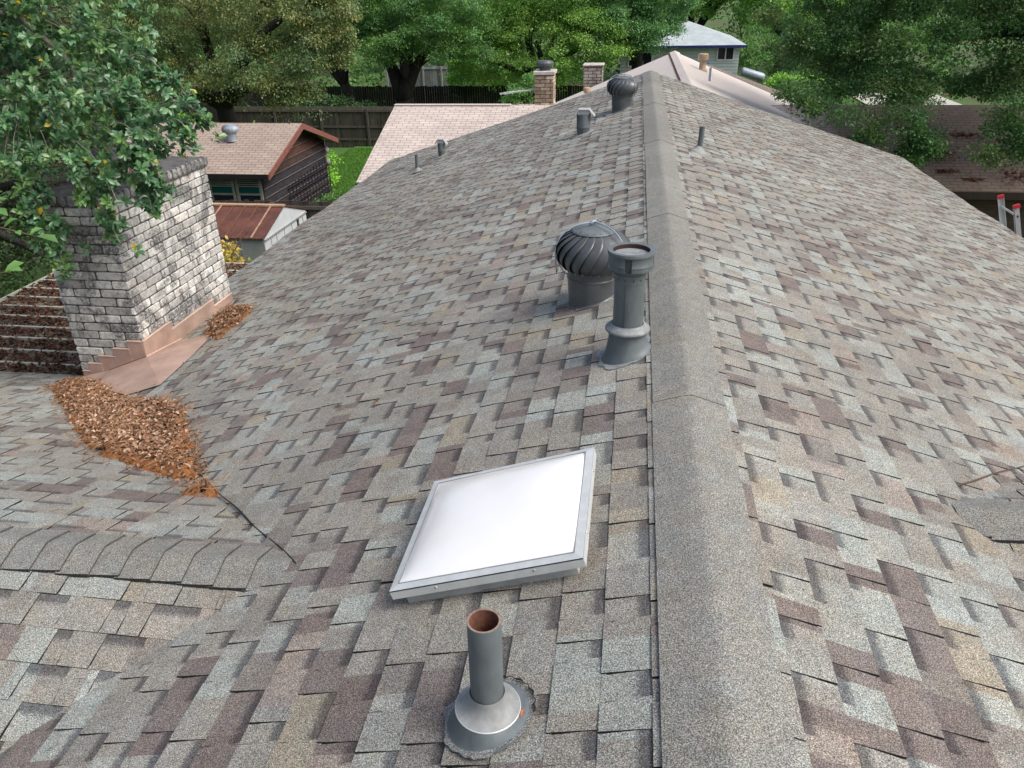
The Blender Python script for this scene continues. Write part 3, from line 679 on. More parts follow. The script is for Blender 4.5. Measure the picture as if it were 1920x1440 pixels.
# ------------------------------------------------------------------ small pipes and capped vents
def small_pipe(label, x, y, h, r, patch=True, name='plumbing_vent', lean=0.0, m='grey_paint'):
    t = thing(name, label, 'vent pipe', (x, y, zl(x)), 0)
    sg = S if x < 0 else -S
    b = B(); b.tube([(0, 0, -.05), (lean*h*.5, 0, h*.5), (lean*h, 0, h)], r, 16); smooth_by_angle(b.make('pipe', M[m], t), 50)
    b = B(); b.disc(r*.82, h+.001, 16, origin=(lean*h, 0, 0)); b.make('pipe_mouth', M['dark'], t)
    b = B(); b.lathe([(r*1.05, .07), (r*1.5, .05), (r*2.4, .022), (r*3.2, .014), (r*3.4, .008)], 28, shear=lambda xx, yy, z: z+sg*xx)
    b.make('boot', M['boot_grey'], t, smooth=True)
small_pipe('short grey plumbing pipe near the eave beside a small capped vent', -3.97, 13.33, .285, .028)
small_pipe('thin grey plumbing pipe standing alone on the slope beyond the ridge cap', .46, 9.23, .275, .030, lean=.05)
def capped_vent(label, x, y, h, r, hw, group, m='grey_paint', mc='curb', z=None, sg=None, name='capped_vent'):
    t = thing(name, label, 'roof vent', (x, y, zl(x) if z is None else z), 0, group)
    sg = (S if x < 0 else -S) if sg is None else sg
    b = B(); b.lathe([(r*.80, -.06), (r*.86, -.0), (r*1.0, .09), (r*1.02, .093), (r*1.0, .1), (r, h-.03)], 28, shear=lambda xx, yy, z_: z_+sg*xx*max(0, 1-max(z_, 0)/.09))
    smooth_by_angle(b.make('pipe', M[m], t), 40)
    b = B(); b.lathe([(r*.9, .012), (r*1.5, .008), (r*1.55, .0)], 24, shear=lambda xx, yy, z_: z_+sg*xx); b.make('flashing', M['grey_paint2'], t, smooth=True)
    c = B(); pr = [(-hw, h-.055), (-hw*.48, h+.035), (hw*.48, h+.035), (hw, h-.055)]; d = hw*.62; th = .006
    for i in range(3):
        (xa, za), (xb, zb) = pr[i], pr[i+1]
        c.add([(xa, -d, za), (xb, -d, zb), (xb, d, zb), (xa, d, za), (xa, -d, za-th), (xb, -d, zb-th), (xb, d, zb-th), (xa, d, za-th)],
              [(0, 1, 2, 3), (7, 6, 5, 4), (0, 4, 5, 1), (2, 6, 7, 3), (1, 5, 6, 2), (3, 7, 4, 0)])
    for yy in (-d*.82, d*.82):
        c.add([(-hw*.45, yy, h+.028), (hw*.45, yy, h+.028), (hw*.55, yy, h-.02), (hw*.32, yy, h-.05), (-hw*.32, yy, h-.05), (-hw*.55, yy, h-.02)], [(0, 1, 2, 3, 4, 5)])
    c.make('hood', M[mc], t)
    return t
G_C = 'hooded vents on the grey roof'
capped_vent('larger grey roof vent with folded hood below the far turbine', -.985, 11.43, .30, .098, .158, G_C)
capped_vent('smaller grey roof vent with folded hood low on the slope near the eave', -3.78, 14.42, .27, .068, .115, G_C)

# ------------------------------------------------------------------ skylight
def skylight():
    t = thing('skylight', 'square milky dome skylight in a bright aluminium frame', 'skylight', (-.358, 1.938, -S*.358))
    U = Vector((0, 1, 0)); Vd = Vector((-1, 0, -S)).normalized(); N = U.cross(Vd)
    if N.z < 0: N = -N
    w = .6625*1.04; l = .664; h = .100/NL
    P = lambda u, v, n: U*u+Vd*v+N*n
    b = B(); i0 = .035
    b.obox(P(i0, i0*1.2, -.02), U, Vd, N, l-2*i0, w-2*i0, h-.022+.02)
    b.make('curb', M['curb'], t)
    f = B()
    fw_, ft = .030, .036
    # four mitred rails with a downturned lip
    cs = [(0, 0), (l, 0), (l, w), (0, w)]; ins = [(fw_, fw_), (l-fw_, fw_), (l-fw_, w-fw_), (fw_, w-fw_)]
    for k in range(4):
        a, b2 = cs[k], cs[(k+1) % 4]; c, d = ins[(k+1) % 4], ins[k]
        g = .0012; 
        top = [P(*a, h), P(*b2, h), P(*c, h+.004), P(*d, h+.004)]
        f.add(top+[p-N*.005 for p in top], [(0, 1, 2, 3), (4, 7, 6, 5), (0, 4, 5, 1), (2, 6, 7, 3)])
        o_ = [P(*a, h), P(*b2, h), P(*b2, h-ft), P(*a, h-ft)]
        cen = P(l/2, w/2, h); inn = [p+(cen-p)*.008 for p in o_]
        f.add(o_+inn, [(0, 1, 2, 3), (4, 7, 6, 5), (3, 2, 6, 7)])
    f.make('frame', M['alu'], t)
    gsk = B()
    for k in range(4):
        a, b2 = ins[k], ins[(k+1) % 4]; gsk.tube([P(*a, h+.0045), P(*b2, h+.0045)], .0022, 6)
    gsk.make('gasket', plain('grey_gasket', (.25, .26, .27), .6), t)
    sc = B()
    for (u, v) in ((0, .17), (0, .52), (.15, 0), (.52, 0), (.15, w), (.52, w)):
        q = P(u, v, h-.016); out = -U if u == 0 else (Vd if v == w else -Vd)
        sc.lathe([(0, .003), (.0045, .0022), (.006, -.002)], 10, origin=(0, 0, 0)); k = len(sc.V)-30
        rot = out.to_track_quat('Z', 'Y').to_matrix()
        sc.V[k:] = [tuple(q+rot @ Vector(p)) for p in sc.V[k:]]
    sc.make('screws', M['rivet'], t)
    n = 28; V = []; F = []
    for i in range(n+1):
        for j in range(n+1):
            s, r = i/n, j/n; bl = (max(0, 1-abs(2*s-1)**3.2)*max(0, 1-abs(2*r-1)**3.2))**.75
            V.append(P(fw_*.8+(l-1.6*fw_)*s, fw_*.8+(w-1.6*fw_)*r, h+.001+.046*bl))
    for i in range(n):
        for j in range(n): F.append((i*(n+1)+j, (i+1)*(n+1)+j, (i+1)*(n+1)+j+1, i*(n+1)+j+1))
    mk('dome', V, F, M['dome'], t, smooth=True)
    # light shaft lining below so the dome has a pale interior
skylight()

# ------------------------------------------------------------------ brick faces
def bricks(b, O, U, N, w, rows, e=.085, bl=.262, cols=None, seed=0, proud=.012, bevel=.008, skip=None, half0=True, gap=.010):
    O = Vector(O); U = Vector(U); N = Vector(N); Z = Vector((0, 0, 1)); rnd = random.Random(seed)
    for r in range(rows):
        x = 0 if (r % 2 == 0) == half0 else -bl*.5
        while x < w-.01:
            xa = max(x, 0); xb = min(x+bl, w); x += bl
            if xb-xa < .03: continue
            if skip and skip(r, xa, xb): continue
            jl, jr, jz = rnd.uniform(0, .005), rnd.uniform(0, .005), rnd.uniform(-.003, .003)
            a0 = xa+(gap/2+jl if xa > 0 else -proud); a1 = xb-(gap/2+jr if xb < w else -proud)
            z0 = r*e+gap/2+jz; z1 = (r+1)*e-gap/2+jz*.5; pr = proud+rnd.uniform(-.004, .004); bv = bevel*rnd.uniform(.7, 1.3)
            q = lambda u, z, n: O+U*u+Z*z+N*n
            # octagonal front with rounded corners
            fr = [(a0+bv*1.6, z0), (a1-bv*1.6, z0), (a1, z0+bv*1.2), (a1, z1-bv*1.2), (a1-bv*1.6, z1), (a0+bv*1.6, z1), (a0, z1-bv*1.2), (a0, z0+bv*1.2)]
            cx_, cz_ = (a0+a1)/2, (z0+z1)/2
            outer = [q(u, z, -.02) for u, z in fr]; mid = [q(u, z, pr-bv*.6) for u, z in fr]
            inn = [q(u+(bv if u < cx_ else -bv)*.8, z+(bv if z < cz_ else -bv)*.8, pr+rnd.uniform(-.0008, .0008)) for u, z in fr]
            F = [(i, (i+1) % 8, 8+(i+1) % 8, 8+i) for i in range(8)]+[(8+i, 8+(i+1) % 8, 16+(i+1) % 8, 16+i) for i in range(8)]+[tuple(range(16, 24))]
            c = Vector(cols[rnd.randrange(len(cols))])*rnd.uniform(.82, 1.15)
            b.add(outer+mid+inn, F, tuple(c))
WHITES = [(.64, .64, .60), (.58, .58, .55), (.70, .70, .67), (.54, .54, .51), (.48, .48, .46), (.62, .60, .55), (.60, .60, .57), (.42, .42, .40)]
def chimney():
    X1, X0, Y0, Y1 = -4.70, -5.38, 6.00, 7.68; ztop = .06; rows = 25; e = .083; zb = ztop-.10-rows*e+.0
    t = bpy.data.objects.new('chimney', None); COL.objects.link(t); t.parent = house
    t['label'] = 'whitewashed brick chimney stained with soot, copper coloured flashing round its foot'
    core = B(); core.box((X0, Y0, -4.5), (X1, Y1, ztop-.02)); core.make('mortar_core', M['mortar'], t)
    b = B()
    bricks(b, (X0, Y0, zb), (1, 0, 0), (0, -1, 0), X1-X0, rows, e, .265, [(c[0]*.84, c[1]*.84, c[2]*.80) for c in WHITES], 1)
    bricks(b, (X1, Y0, zb), (0, 1, 0), (1, 0, 0), Y1-Y0, rows, e, .262, WHITES, 2, half0=False)
    bricks(b, (X0, Y1, zb-10*e), (0, -1, 0), (-1, 0, 0), Y1-Y0, rows+10, e, .21, WHITES, 3)
    bricks(b, (X1, Y1, zb), (-1, 0, 0), (0, 1, 0), X1-X0, rows, e, .265, WHITES, 4)
    b.make('brickwork', M['brick'], t, col=True)
    # projecting rowlock course
    c = B(); o = .022; zc = zb+rows*e
    for (O, U, N, w, sd_) in (((X0-o, Y0-o, zc), (1, 0, 0), (0, -1, 0), X1-X0+2*o, 5), ((X1+o, Y0-o, zc), (0, 1, 0), (1, 0, 0), Y1-Y0+2*o, 6),
                            ((X0-o, Y1+o, zc), (0, -1, 0), (-1, 0, 0), Y1-Y0+2*o, 7), ((X1+o, Y1+o, zc), (-1, 0, 0), (0, 1, 0), X1-X0+2*o, 8)):
        bricks(c, O, U, N, w, 1, .100, .088, [(.25, .25, .25), (.18, .18, .18), (.33, .33, .32), (.13, .13, .13)], sd_, bevel=.016)
    c.make('rowlock_course', M['brick'], t, col=True)
    k = B(); k.box((X0-o, Y0-o, zc-.002), (X1+o, Y1+o, zc+.085)); k.make('corbel_core', M['mortar'], t)
    s = B(); m_ = .2; V = [(X0-o, Y0-o, zc+.088), (X1+o, Y0-o, zc+.088), (X1+o, Y1+o, zc+.088), (X0-o, Y1+o, zc+.088), (X0+m_, Y0+.35, zc+.135), (X1-m_, Y0+.35, zc+.135), (X1-m_, Y1-.35, zc+.135), (X0+m_, Y1-.35, zc+.135)]
    s.add(V, [(0, 1, 5, 4), (1, 2, 6, 5), (2, 3, 7, 6), (3, 0, 4, 7), (4, 5, 6, 7)]); s.make('cement_crown', M['cement'], t)
    # spark arrestor: louvred sheet metal hood
    h = B(); hx0, hx1, hy0, hy1, hz = X0+.06, X0+.50, Y0+.45, Y0+1.15, zc+.12
    h.box((hx0+.04, hy0+.04, hz), (hx1-.04, hy1-.04, hz+.16)); h.make('flue_hood', M['rust'], t)
    h = B()
    for i in range(9): h.box((hx0+.03, hy0+.06+i*.068, hz+.02), (hx1-.03, hy0+.072+i*.068, hz+.17))
    h.make('hood_fins', M['galv'], t)
    h = B(); cx_, cy_ = (hx0+hx1)/2, (hy0+hy1)/2
    h.add([(hx0, hy0, hz+.17), (hx1, hy0, hz+.17), (hx1, hy1, hz+.17), (hx0, hy1, hz+.17), (cx_, cy_-.15, hz+.27), (cx_, cy_+.15, hz+.27)], [(0, 1, 4), (1, 2, 5, 4), (2, 3, 5), (3, 0, 4, 5), (3, 2, 1, 0)])
    h.make('hood_lid', M['cement'], t)
    # stepped flashing, near face (steps down with the roof) and face toward the ridge
    f = B(); n = .020; zt = zb
    rowz = lambda z: zb+round((z-zb)/e)*e
    st = [(-4.84, X1, -1.28), (-5.00, -4.84, -1.36), (-5.17, -5.00, -1.445), (-5.30, -5.17, -1.53), (X0, -5.30, -1.61)]
    for i, (xa, xb, z) in enumerate(st):
        f.box((xa-.006, Y0-n-.003*(i % 2)-.002, -1.95), (xb+.010, Y0-.001, rowz(z)+.004))
    st2 = [(Y0-n, 6.46, -1.28), (6.46, 7.28, -1.36), (7.28, Y1+.01, -1.445)]
    for i, (ya, yb, z) in enumerate(st2):
        f.box((X1+.001, ya, -1.85), (X1+n+.003*(i % 2)+.002, yb+.008, rowz(z)+.004))
    f.make('stepped_flashing', M['copper'], t, bevel=.002)
    l = B()
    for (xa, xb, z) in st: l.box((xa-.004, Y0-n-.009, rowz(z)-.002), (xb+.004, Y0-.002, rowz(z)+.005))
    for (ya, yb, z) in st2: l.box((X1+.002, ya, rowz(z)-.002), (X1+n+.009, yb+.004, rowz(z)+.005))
    l.make('flashing_lip_lit', M['copper_lit'], t)
    # saddle: sloping plates from the stack down to both roof slopes
    a = B(); e_ = .018
    fN = Vector((X1+n+.004, Y0-n-.004, -1.435)); fM = Vector((X1+n+.004, 7.0, -1.575)); fF = Vector((X1+n+.004, Y1+.05, -1.66))
    ap = Vector((-4.08, 5.24, surf(-4.08, 5.24)+e_)); r1 = Vector((-4.12, 5.85, surf(-4.12, 5.85)+e_)); r2 = Vector((-4.22, 6.4, surf(-4.22, 6.4)+e_)); r3 = Vector((-4.5, 7.3, surf(-4.5, 7.3)+e_)); r4 = Vector((-4.62, 7.75, surf(-4.62, 7.75)+e_))
    a.add([fN, ap, r1, r2, fM, r3, fF, r4], [(0, 1, 2), (0, 2, 3), (0, 3, 4), (4, 3, 5), (4, 5, 7, 6)])
    g1 = Vector((-5.11, Y0-n-.006, -1.60)); g2 = Vector((X0-.03, Y0-n-.006, -1.71)); s1 = Vector((-4.40, 5.22, surf(-4.40, 5.22)+e_)); s2 = Vector((-5.05, 5.62, surf(-5.05, 5.62)+e_)); s3 = Vector((X0-.05, 5.85, surf(X0-.05, 5.85)+e_))
    a.add([fN, g1, g2, s3, s2, s1, ap], [(0, 6, 5), (0, 5, 4, 1), (1, 4, 3, 2)])
    a.make('saddle_plate', M['copper'], t)
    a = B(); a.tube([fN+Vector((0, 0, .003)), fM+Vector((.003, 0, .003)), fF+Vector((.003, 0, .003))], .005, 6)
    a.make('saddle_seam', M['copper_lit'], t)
    a = B(); a.tube([fN, (fN+g1)/2+Vector((.0, 0, .004)), g1], .0045, 6); a.make('dark_seam', M['rust'], t)
chimney()

# ------------------------------------------------------------------ leaf piles
def inside(poly, x, y):
    n = len(poly); r = False; j = n-1
    for i in range(n):
        (xi, yi), (xj, yj) = poly[i], poly[j]
        if (yi > y) != (yj > y) and x < (xj-xi)*(y-yi)/(yj-yi)+xi: r = not r
        j = i
    return r
def edge_dist(poly, x, y):
    d = 9
    for i in range(len(poly)):
        ax, ay = poly[i]; bx, by = poly[(i+1) % len(poly)]; L = (bx-ax)**2+(by-ay)**2
        s = max(0, min(1, ((x-ax)*(bx-ax)+(y-ay)*(by-ay))/L)); d = min(d, math.hypot(x-ax-s*(bx-ax), y-ay-s*(by-ay)))
    return d
def leaf_pile(label, poly, hmax, n_leaf, n_needle, seed, lift=0, res=.018, core=.6, zf=None):
    rnd = random.Random(seed); zf = zf or surf
    t = thing('leaf_pile', label, 'leaf pile', (0, 0, 0), 0)
    xs = [p[0] for p in poly]; ys = [p[1] for p in poly]; x0, x1, y0, y1 = min(xs)-.03, max(xs)+.03, min(ys)-.03, max(ys)+.03
    nx_, ny_ = int((x1-x0)/res)+1, int((y1-y0)/res)+1; H = {}; V = []; idx = {}
    for i in range(nx_):
        for j in range(ny_):
            x, y = x0+i*res+rnd.uniform(-.3, .3)*res, y0+j*res+rnd.uniform(-.3, .3)*res; d = edge_dist(poly, x, y)+.020*(math.sin(x*31)+math.sin(y*37+x*11))-.012+rnd.uniform(-.012, .012)
            if inside(poly, x, y) and d > 0:
                h = min(hmax, .012+d*.32)*(.8+.25*math.sin(x*13+y*7)+.15*rnd.random())+.010
            elif edge_dist(poly, x, y) < .03: h = -.004
            else: continue
            idx[(i, j)] = len(V); V.append((x, y, zf(x, y)+h+lift))
    F = []
    for (i, j), k in idx.items():
        q = [idx.get(p) for p in ((i, j), (i+1, j), (i+1, j+1), (i, j+1))]
        if None not in q: F.append(tuple(q))
    mk('debris_mat', V, F, M['debris'], t, smooth=True)
    P = [];
    while len(P) < n_leaf:
        x, y = rnd.uniform(x0, x1), rnd.uniform(y0, y1)
        if not inside(poly, x, y): continue
        d = edge_dist(poly, x, y)
        if d < core and rnd.random() > (d/core)**1.2+.03: continue
        P.append((x, y, zf(x, y)+min(hmax, .012+d*.32)*rnd.uniform(.85, 1.1)+.018+lift))
    P = np.array(P); n = len(P)
    D = rand_dir(n); D[:, 2] *= .35; D /= np.linalg.norm(D, axis=1, keepdims=True)
    Nn = rand_dir(n)*.40+np.array([0, 0, 1]); L = RNG.uniform(.020, .046, n)
    Vv, Ff = leaves_mesh(P, D, Nn, L, L*RNG.uniform(.17, .28, n), 'oval', .35)
    c = np.array([(.32, .20, .135), (.24, .135, .085), (.46, .33, .24), (.13, .07, .045), (.27, .14, .08)])[RNG.integers(0, 5, n)]*RNG.uniform(.6, 1.3, (n, 1))
    mk('dry_leaves', Vv, Ff, M['dry_leaf'], t, col=np.tile(c, (3, 1)))
    # pine-like needles and catkin threads
    b = B()
    for _ in range(n_needle):
        for _k in range(40):
            x, y = rnd.uniform(x0, x1), rnd.uniform(y0, y1)
            if inside(poly, x, y) or (edge_dist(poly, x, y) < .06 and rnd.random() < .4): break
        d = edge_dist(poly, x, y) if inside(poly, x, y) else 0; z = zf(x, y)+min(hmax, .012+d*.32)+.022+lift
        a = rnd.uniform(0, 6.28); l = rnd.uniform(.04, .11); q = Vector((x, y, z)); e2 = Vector((math.cos(a), math.sin(a), rnd.uniform(-.1, .15)))*l
        m2 = q+e2*.5+Vector((rnd.uniform(-.01, .01), rnd.uniform(-.01, .01), .004))
        b.tube([q, m2, q+e2], .0011, 3)
    b.make('needles', plain('needle_straw', (.34, .18, .08), .9, ns=40, var=.4), t)
PILE1 = [(-5.30, 5.45), (-5.44, 5.80), (-4.98, 5.76), (-4.55, 5.30), (-4.13, 4.98), (-3.71, 4.80), (-3.38, 4.49), (-3.19, 4.18), (-2.87, 3.71), (-2.63, 3.37), (-2.74, 3.33), (-3.02, 3.46), (-3.52, 3.66), (-4.06, 4.17)]
leaf_pile('large heap of dry brown leaves filling the roof valley below the chimney', PILE1, .045, 8000, 1500, 3, core=.30)
leaf_pile('tiny orange patch of catkin debris farther down the valley than the large heap', [(-2.57, 3.12), (-2.50, 3.21), (-2.40, 3.15), (-2.36, 3.08), (-2.45, 3.05)], .022, 12, 60, 4, core=.1)
leaf_pile('narrow drift of dry leaves caught between the chimney saddle and the roof', [(-4.30, 6.36), (-4.55, 6.98), (-4.50, 7.22), (-4.32, 7.16), (-4.06, 6.98), (-3.95, 6.50), (-4.02, 6.12)], .06, 1800, 300, 5, core=.14)

n = 650; k_ = RNG.integers(0, len(PILE1), n); tt_ = RNG.random(n); pa = np.array(PILE1); q = pa[k_]*(1-tt_[:, None])+pa[(k_+1) % len(PILE1)]*tt_[:, None]+RNG.normal(0, .055, (n, 2))
D = rand_dir(n); D[:, 2] *= .2; D /= np.linalg.norm(D, axis=1, keepdims=True); L = RNG.uniform(.012, .038, n)
V, F = leaves_mesh(np.c_[q, np.array([surf(a[0], a[1]) for a in q])+.014], D, np.array([0, 0, 1.])+rand_dir(n)*.4, L, L*.2, 'oval', .3)
tag(mk('stray_leaves', V, F, M['dry_leaf'], col=np.tile(np.array([.27, .14, .07])*RNG.uniform(.4, 1.4, (n, 1)), (3, 1))), 'crumbs of dry leaf fringing the big heap in the valley', 'leaves', kind='stuff')
# loose twigs on the slopes
def twig(label, pts, r, forks):
    b = B(); b.tube(pts, [r*(1-.6*i/(len(pts)-1)) for i in range(len(pts))], 6)
    for p, d in forks: p = Vector(p); d = Vector(d); b.tube([p, p+d*.5+Vector((0, 0, .006)), p+d], [r*.5, r*.4, r*.2], 5)
    return tag(b.make('fallen_twig', M['twig'], smooth=True), label, 'twig')
P_ = lambda x, y, h=.012: (x, y, surf(x, y)+h+.006)
twig('thin brown fallen twig with side shoots beside the short ridge cap', [P_(1.11, 2.96), P_(1.25, 3.08, .02), P_(1.42, 3.25, .02), P_(1.66, 3.47)], .0055,
     [(P_(1.17, 3.02), (.0, -.07, -.01)), (P_(1.27, 3.10), (-.06, .05, .01)), (P_(1.40, 3.22), (.02, -.16, -.02)), (P_(1.60, 3.41), (.03, -.09, -.02))])
lit = B(); rnd = random.Random(21)
for _ in range(260):
    if rnd.random() < .75: x, y = rnd.uniform(-4.8, -1.4), rnd.uniform(2.9, 10.5)
    else: x, y = rnd.uniform(-4, -1.2), rnd.uniform(.8, 3)
    a = rnd.uniform(0, 6.28); l = rnd.uniform(.02, .10); z = surf(x, y)+.014
    x2, y2 = x+l*math.cos(a), y+l*math.sin(a)
    lit.tube([(x, y, z), ((x+x2)/2+rnd.uniform(-.008, .008), (y+y2)/2, surf((x+x2)/2, (y+y2)/2)+.019), (x2, y2, surf(x2, y2)+.014)], .0011, 3)
tag(lit.make('needle_litter', M['twig']), 'stray needles and twig bits strewn over the grey shingles', 'needles', kind='stuff')
lw, ld = [], []
n = 170; q = np.array([(rnd.uniform(-4.9, -1.6), rnd.uniform(3.2, 9.5)) for _ in range(n)]); zz = np.array([surf(a[0], a[1]) for a in q])+.014
D = rand_dir(n); D[:, 2] *= .1; D /= np.linalg.norm(D, axis=1, keepdims=True); L = RNG.uniform(.02, .045, n)
V, F = leaves_mesh(np.c_[q, zz], D, np.tile([0, 0, 1.], (n, 1))+rand_dir(n)*.3, L, L*.22, 'oval', .3)
tag(mk('stray_leaves', V, F, M['dry_leaf'], col=np.tile(np.array([.32, .20, .10])*RNG.uniform(.4, 1.3, (n, 1)), (3, 1))), 'single dry leaves scattered on the slope near the chimney', 'leaves', kind='stuff')

# ------------------------------------------------------------------ extension ladder at the far eave
def ladder():
    x1 = 4.93; t = thing('ladder', 'aluminium ladder with red end caps leaning against the eave', 'ladder', (6.2, 11.5, float(gz(0, 11.5))))
    top = Vector((x1-.02, 0, -1.22)); bot = Vector((6.2, 0, float(gz(0, 11.5)))); d = (bot-top).normalized(); nrm = Vector((d.z, 0, -d.x)); org = Vector((6.2, 11.5, float(gz(0, 11.5))))
    L = (bot-top).length; yy = (11.88, 11.34)
    for y in yy:
        b = B(); p = top+Vector((0, y, 0))-org; b.obox(p-nrm*.035, d, nrm, Vector((0, 1, 0)), L, .075, .006)
        for s in (0, .069): b.obox(p-nrm*(.035-s), d, nrm, Vector((0, 1 if y == yy[1] else -1, 0)), L, .006, .028)
        b.make('rail', M['ladder'], t)
        c = B(); c.obox(p-nrm*.038-d*.012-Vector((0, .017 if y == yy[1] else .030, 0))+Vector((0, .0 if y == yy[1] else .0, 0)), d, nrm, Vector((0, 1, 0)), .05, .081, .05); c.make('end_cap', M['red_plastic'], t, bevel=.004)
    k = .16
    while k < L-.1:
        b = B(); p = top+d*k-org; b.tube([p+Vector((0, yy[0], 0)), p+Vector((0, yy[1], 0))], .015, 10); b.make('rung', M['ladder'], t); k += .305
ladder()

# ------------------------------------------------------------------ patio cover with leaves
t = thing('patio_cover', 'flat slatted patio cover littered with brown leaves behind the wing roof', 'patio cover', (0, 0, 0))
sb = B(); y = 6.22; PX0, PX1, PZ = -8.57, -5.0, -2.10
while y < 10.4:
    sb.box((PX0, y, PZ-.03), (PX1, y+.04, PZ+.062), M4=None); y += .32
sb.make('slats', M['slat'], t)
fr = B(); fr.box((PX0-.04, 6.2, PZ-.12), (PX0, 10.45, PZ+.052)); fr.box((PX0, 10.40, PZ-.12), (PX1, 10.45, PZ+.048)); fr.make('frame', M['slat'], t)
pp = B(); pp.add([(PX0, 6.2, PZ-.0), (PX1, 6.2, PZ-.0), (PX1, 10.4, PZ-.0), (PX0, 10.4, PZ-.0)], [(0, 1, 2, 3)]); pp.make('panel', plain('soiled_panel', (.26, .25, .19), .8, ns=3, var=.4), t)
for (x, y) in ((PX0+.05, 6.3), (PX0+.05, 10.3), (PX1-.2, 10.3)):
    b = B(); b.box((x-.045, y-.045, -5.2), (x+.045, y+.045, PZ-.05)); b.make('post', M['slat'], t)
t = thing('leaf_pile', 'deep brown leaf litter covering the slatted patio cover', 'leaf pile')
n = 15000; q = np.stack([RNG.uniform(PX0+.02, PX1, n), RNG.uniform(6.22, 10.38, n)], -1)
keep = (np.sin(q[:, 0]*2.1+q[:, 1]*1.3)+np.sin(q[:, 0]*3.7-q[:, 1]*2.2)+RNG.normal(0, .4, n)) > -1.0
keep |= q[:, 0] < -7.4
q = q[keep]; n = len(q); ph = ((q[:, 1]-6.22) % .32)/.32
zz = PZ+.012+.045*np.clip(ph*1.1, 0, 1)*RNG.uniform(.6, 1.15, n)
D = rand_dir(n); D[:, 2] *= .3; D /= np.linalg.norm(D, axis=1, keepdims=True); L = RNG.uniform(.035, .075, n)
V, F = leaves_mesh(np.c_[q, zz], D, rand_dir(n)*.5+np.array([0, 0, 1]), L, L*.26, 'oval', .35)
c = np.array([(.15, .075, .05), (.11, .052, .036), (.21, .11, .075), (.07, .035, .026)])[RNG.integers(0, 4, n)]*RNG.uniform(.6, 1.3, (n, 1))
mk('dry_leaves', V, F, M['dry_leaf'], t, col=np.tile(c, (3, 1)))

# ------------------------------------------------------------------ generic roof panels with uv in metres
def roof_panel(quads, material, name, parent, th=.03):
    """each quad: 4 points, first edge along the courses; uv in metres"""
    V, F, Uv = [], [], []
    for q in quads:
        q = [Vector(p) for p in q]; k = len(V); U = (q[1]-q[0]).normalized(); W = q[-1]-q[0]; W = (W-U*W.dot(U)).normalized()
        V += q; F.append(tuple(range(k, k+len(q)))); Uv += [((p-q[0]).dot(U)+50, (p-q[0]).dot(W)+50) for p in q]
        k2 = len(V); V += [p-Vector((0, 0, th)) for p in q]; F.append(tuple(range(k2, k2+len(q)))[::-1]); Uv += [(.1, .05)]*len(q)
        n = len(q)
        for i in range(n):
            F.append((k+i, k2+i, k2+(i+1) % n, k+(i+1) % n)); Uv += [(.1, .05)]*4
    return mk(name, V, F, M[material], parent, uv=Uv)

# ---- neighbour's tan roofed house
nb = thing('tan_roofed_house', 'long neighbouring house with a pale tan shingle roof beyond the grey roof', 'house', (0, 0, 0))
NY, NZ, EY, EZ = 24.0, -1.62, 19.85, -3.0
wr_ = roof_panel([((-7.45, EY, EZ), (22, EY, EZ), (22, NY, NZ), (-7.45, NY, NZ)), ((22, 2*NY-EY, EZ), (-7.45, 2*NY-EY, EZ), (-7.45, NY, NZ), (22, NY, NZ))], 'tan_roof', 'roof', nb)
gx0, gz0, gy0, gy1 = 1.0, -.60, 19.25, 29.3; ew = 5.8; ez = gz0-.405*ew
gr_ = roof_panel([((gx0, gy0, gz0), (gx0, gy1, gz0), (gx0-ew, gy1, ez), (gx0-ew, gy0, ez)), ((gx0, gy1, gz0), (gx0, gy0, gz0), (gx0+ew, gy0, ez), (gx0+ew, gy1, ez))], 'tan_cap', 'gable_roof', nb)
b = B(); 
for sx in (-1, 1): b.add([(gx0, gy0-.01, gz0+.035), (gx0+sx*.17, gy0-.01, gz0-.03), (gx0+sx*.17, gy1, gz0-.03), (gx0, gy1, gz0+.035), (gx0+sx*.17, gy0-.01, gz0-.075), (gx0+sx*.17, gy1, gz0-.075)], [(0, 1, 2, 3), (1, 4, 5, 2)])
b.make('ridge_cap', M['tan_cap'], gr_)
b = B(); b.box((gx0-.205, gy0, gz0-.085), (gx0-.172, gy1, gz0-.062)); b.box((gx0+.172, gy0, gz0-.085), (gx0+.19, gy1, gz0-.07)); b.make('cap_shadow_gap', M['rust'], gr_)
b = B(); b.box((-7.45, NY-.10, NZ-.005), (-3.9, NY+.10, NZ+.02)); b.make('ridge_cap', M['tan_cap'], wr_)
# walls with brick uv
def wall_quad(quads, material, name, parent): return roof_panel(quads, material, name, parent, th=.001)
V, F, Uv = [], [], []
for (x0, x1, y0, y1, z0, z1) in ((-6.9, 21.4, EY+.45, 2*NY-EY-.45, -5.9, EZ+.12), (gx0-5.2, gx0+5.2, gy0+.7, gy1-.5, -5.9, ez+.15)):
    for (a, b_) in (((x0, y0), (x1, y0)), ((x1, y0), (x1, y1)), ((x1, y1), (x0, y1)), ((x0, y1), (x0, y0))):
        k = len(V); V += [(a[0], a[1], z0), (b_[0], b_[1], z0), (b_[0], b_[1], z1), (a[0], a[1], z1)]; F.append((k, k+1, k+2, k+3)); L = math.hypot(b_[0]-a[0], b_[1]-a[1]); Uv += [(0, 0), (L, 0), (L, z1-z0), (0, z1-z0)]
mk('wall', V, F, M['brown_wall'], nb, uv=Uv)
b = B()
b.box((-7.47, EY-.02, EZ-.20), (22, EY+.0, EZ-.035)); b.box((-7.47, EY, EZ-.21), (22, EY+.45, EZ-.19))
for x in (-6.88, 21.4): b.add([(x, EY+.3, EZ), (x, 2*NY-EY-.3, EZ), (x, NY, NZ-.06)], [(0, 1, 2)])
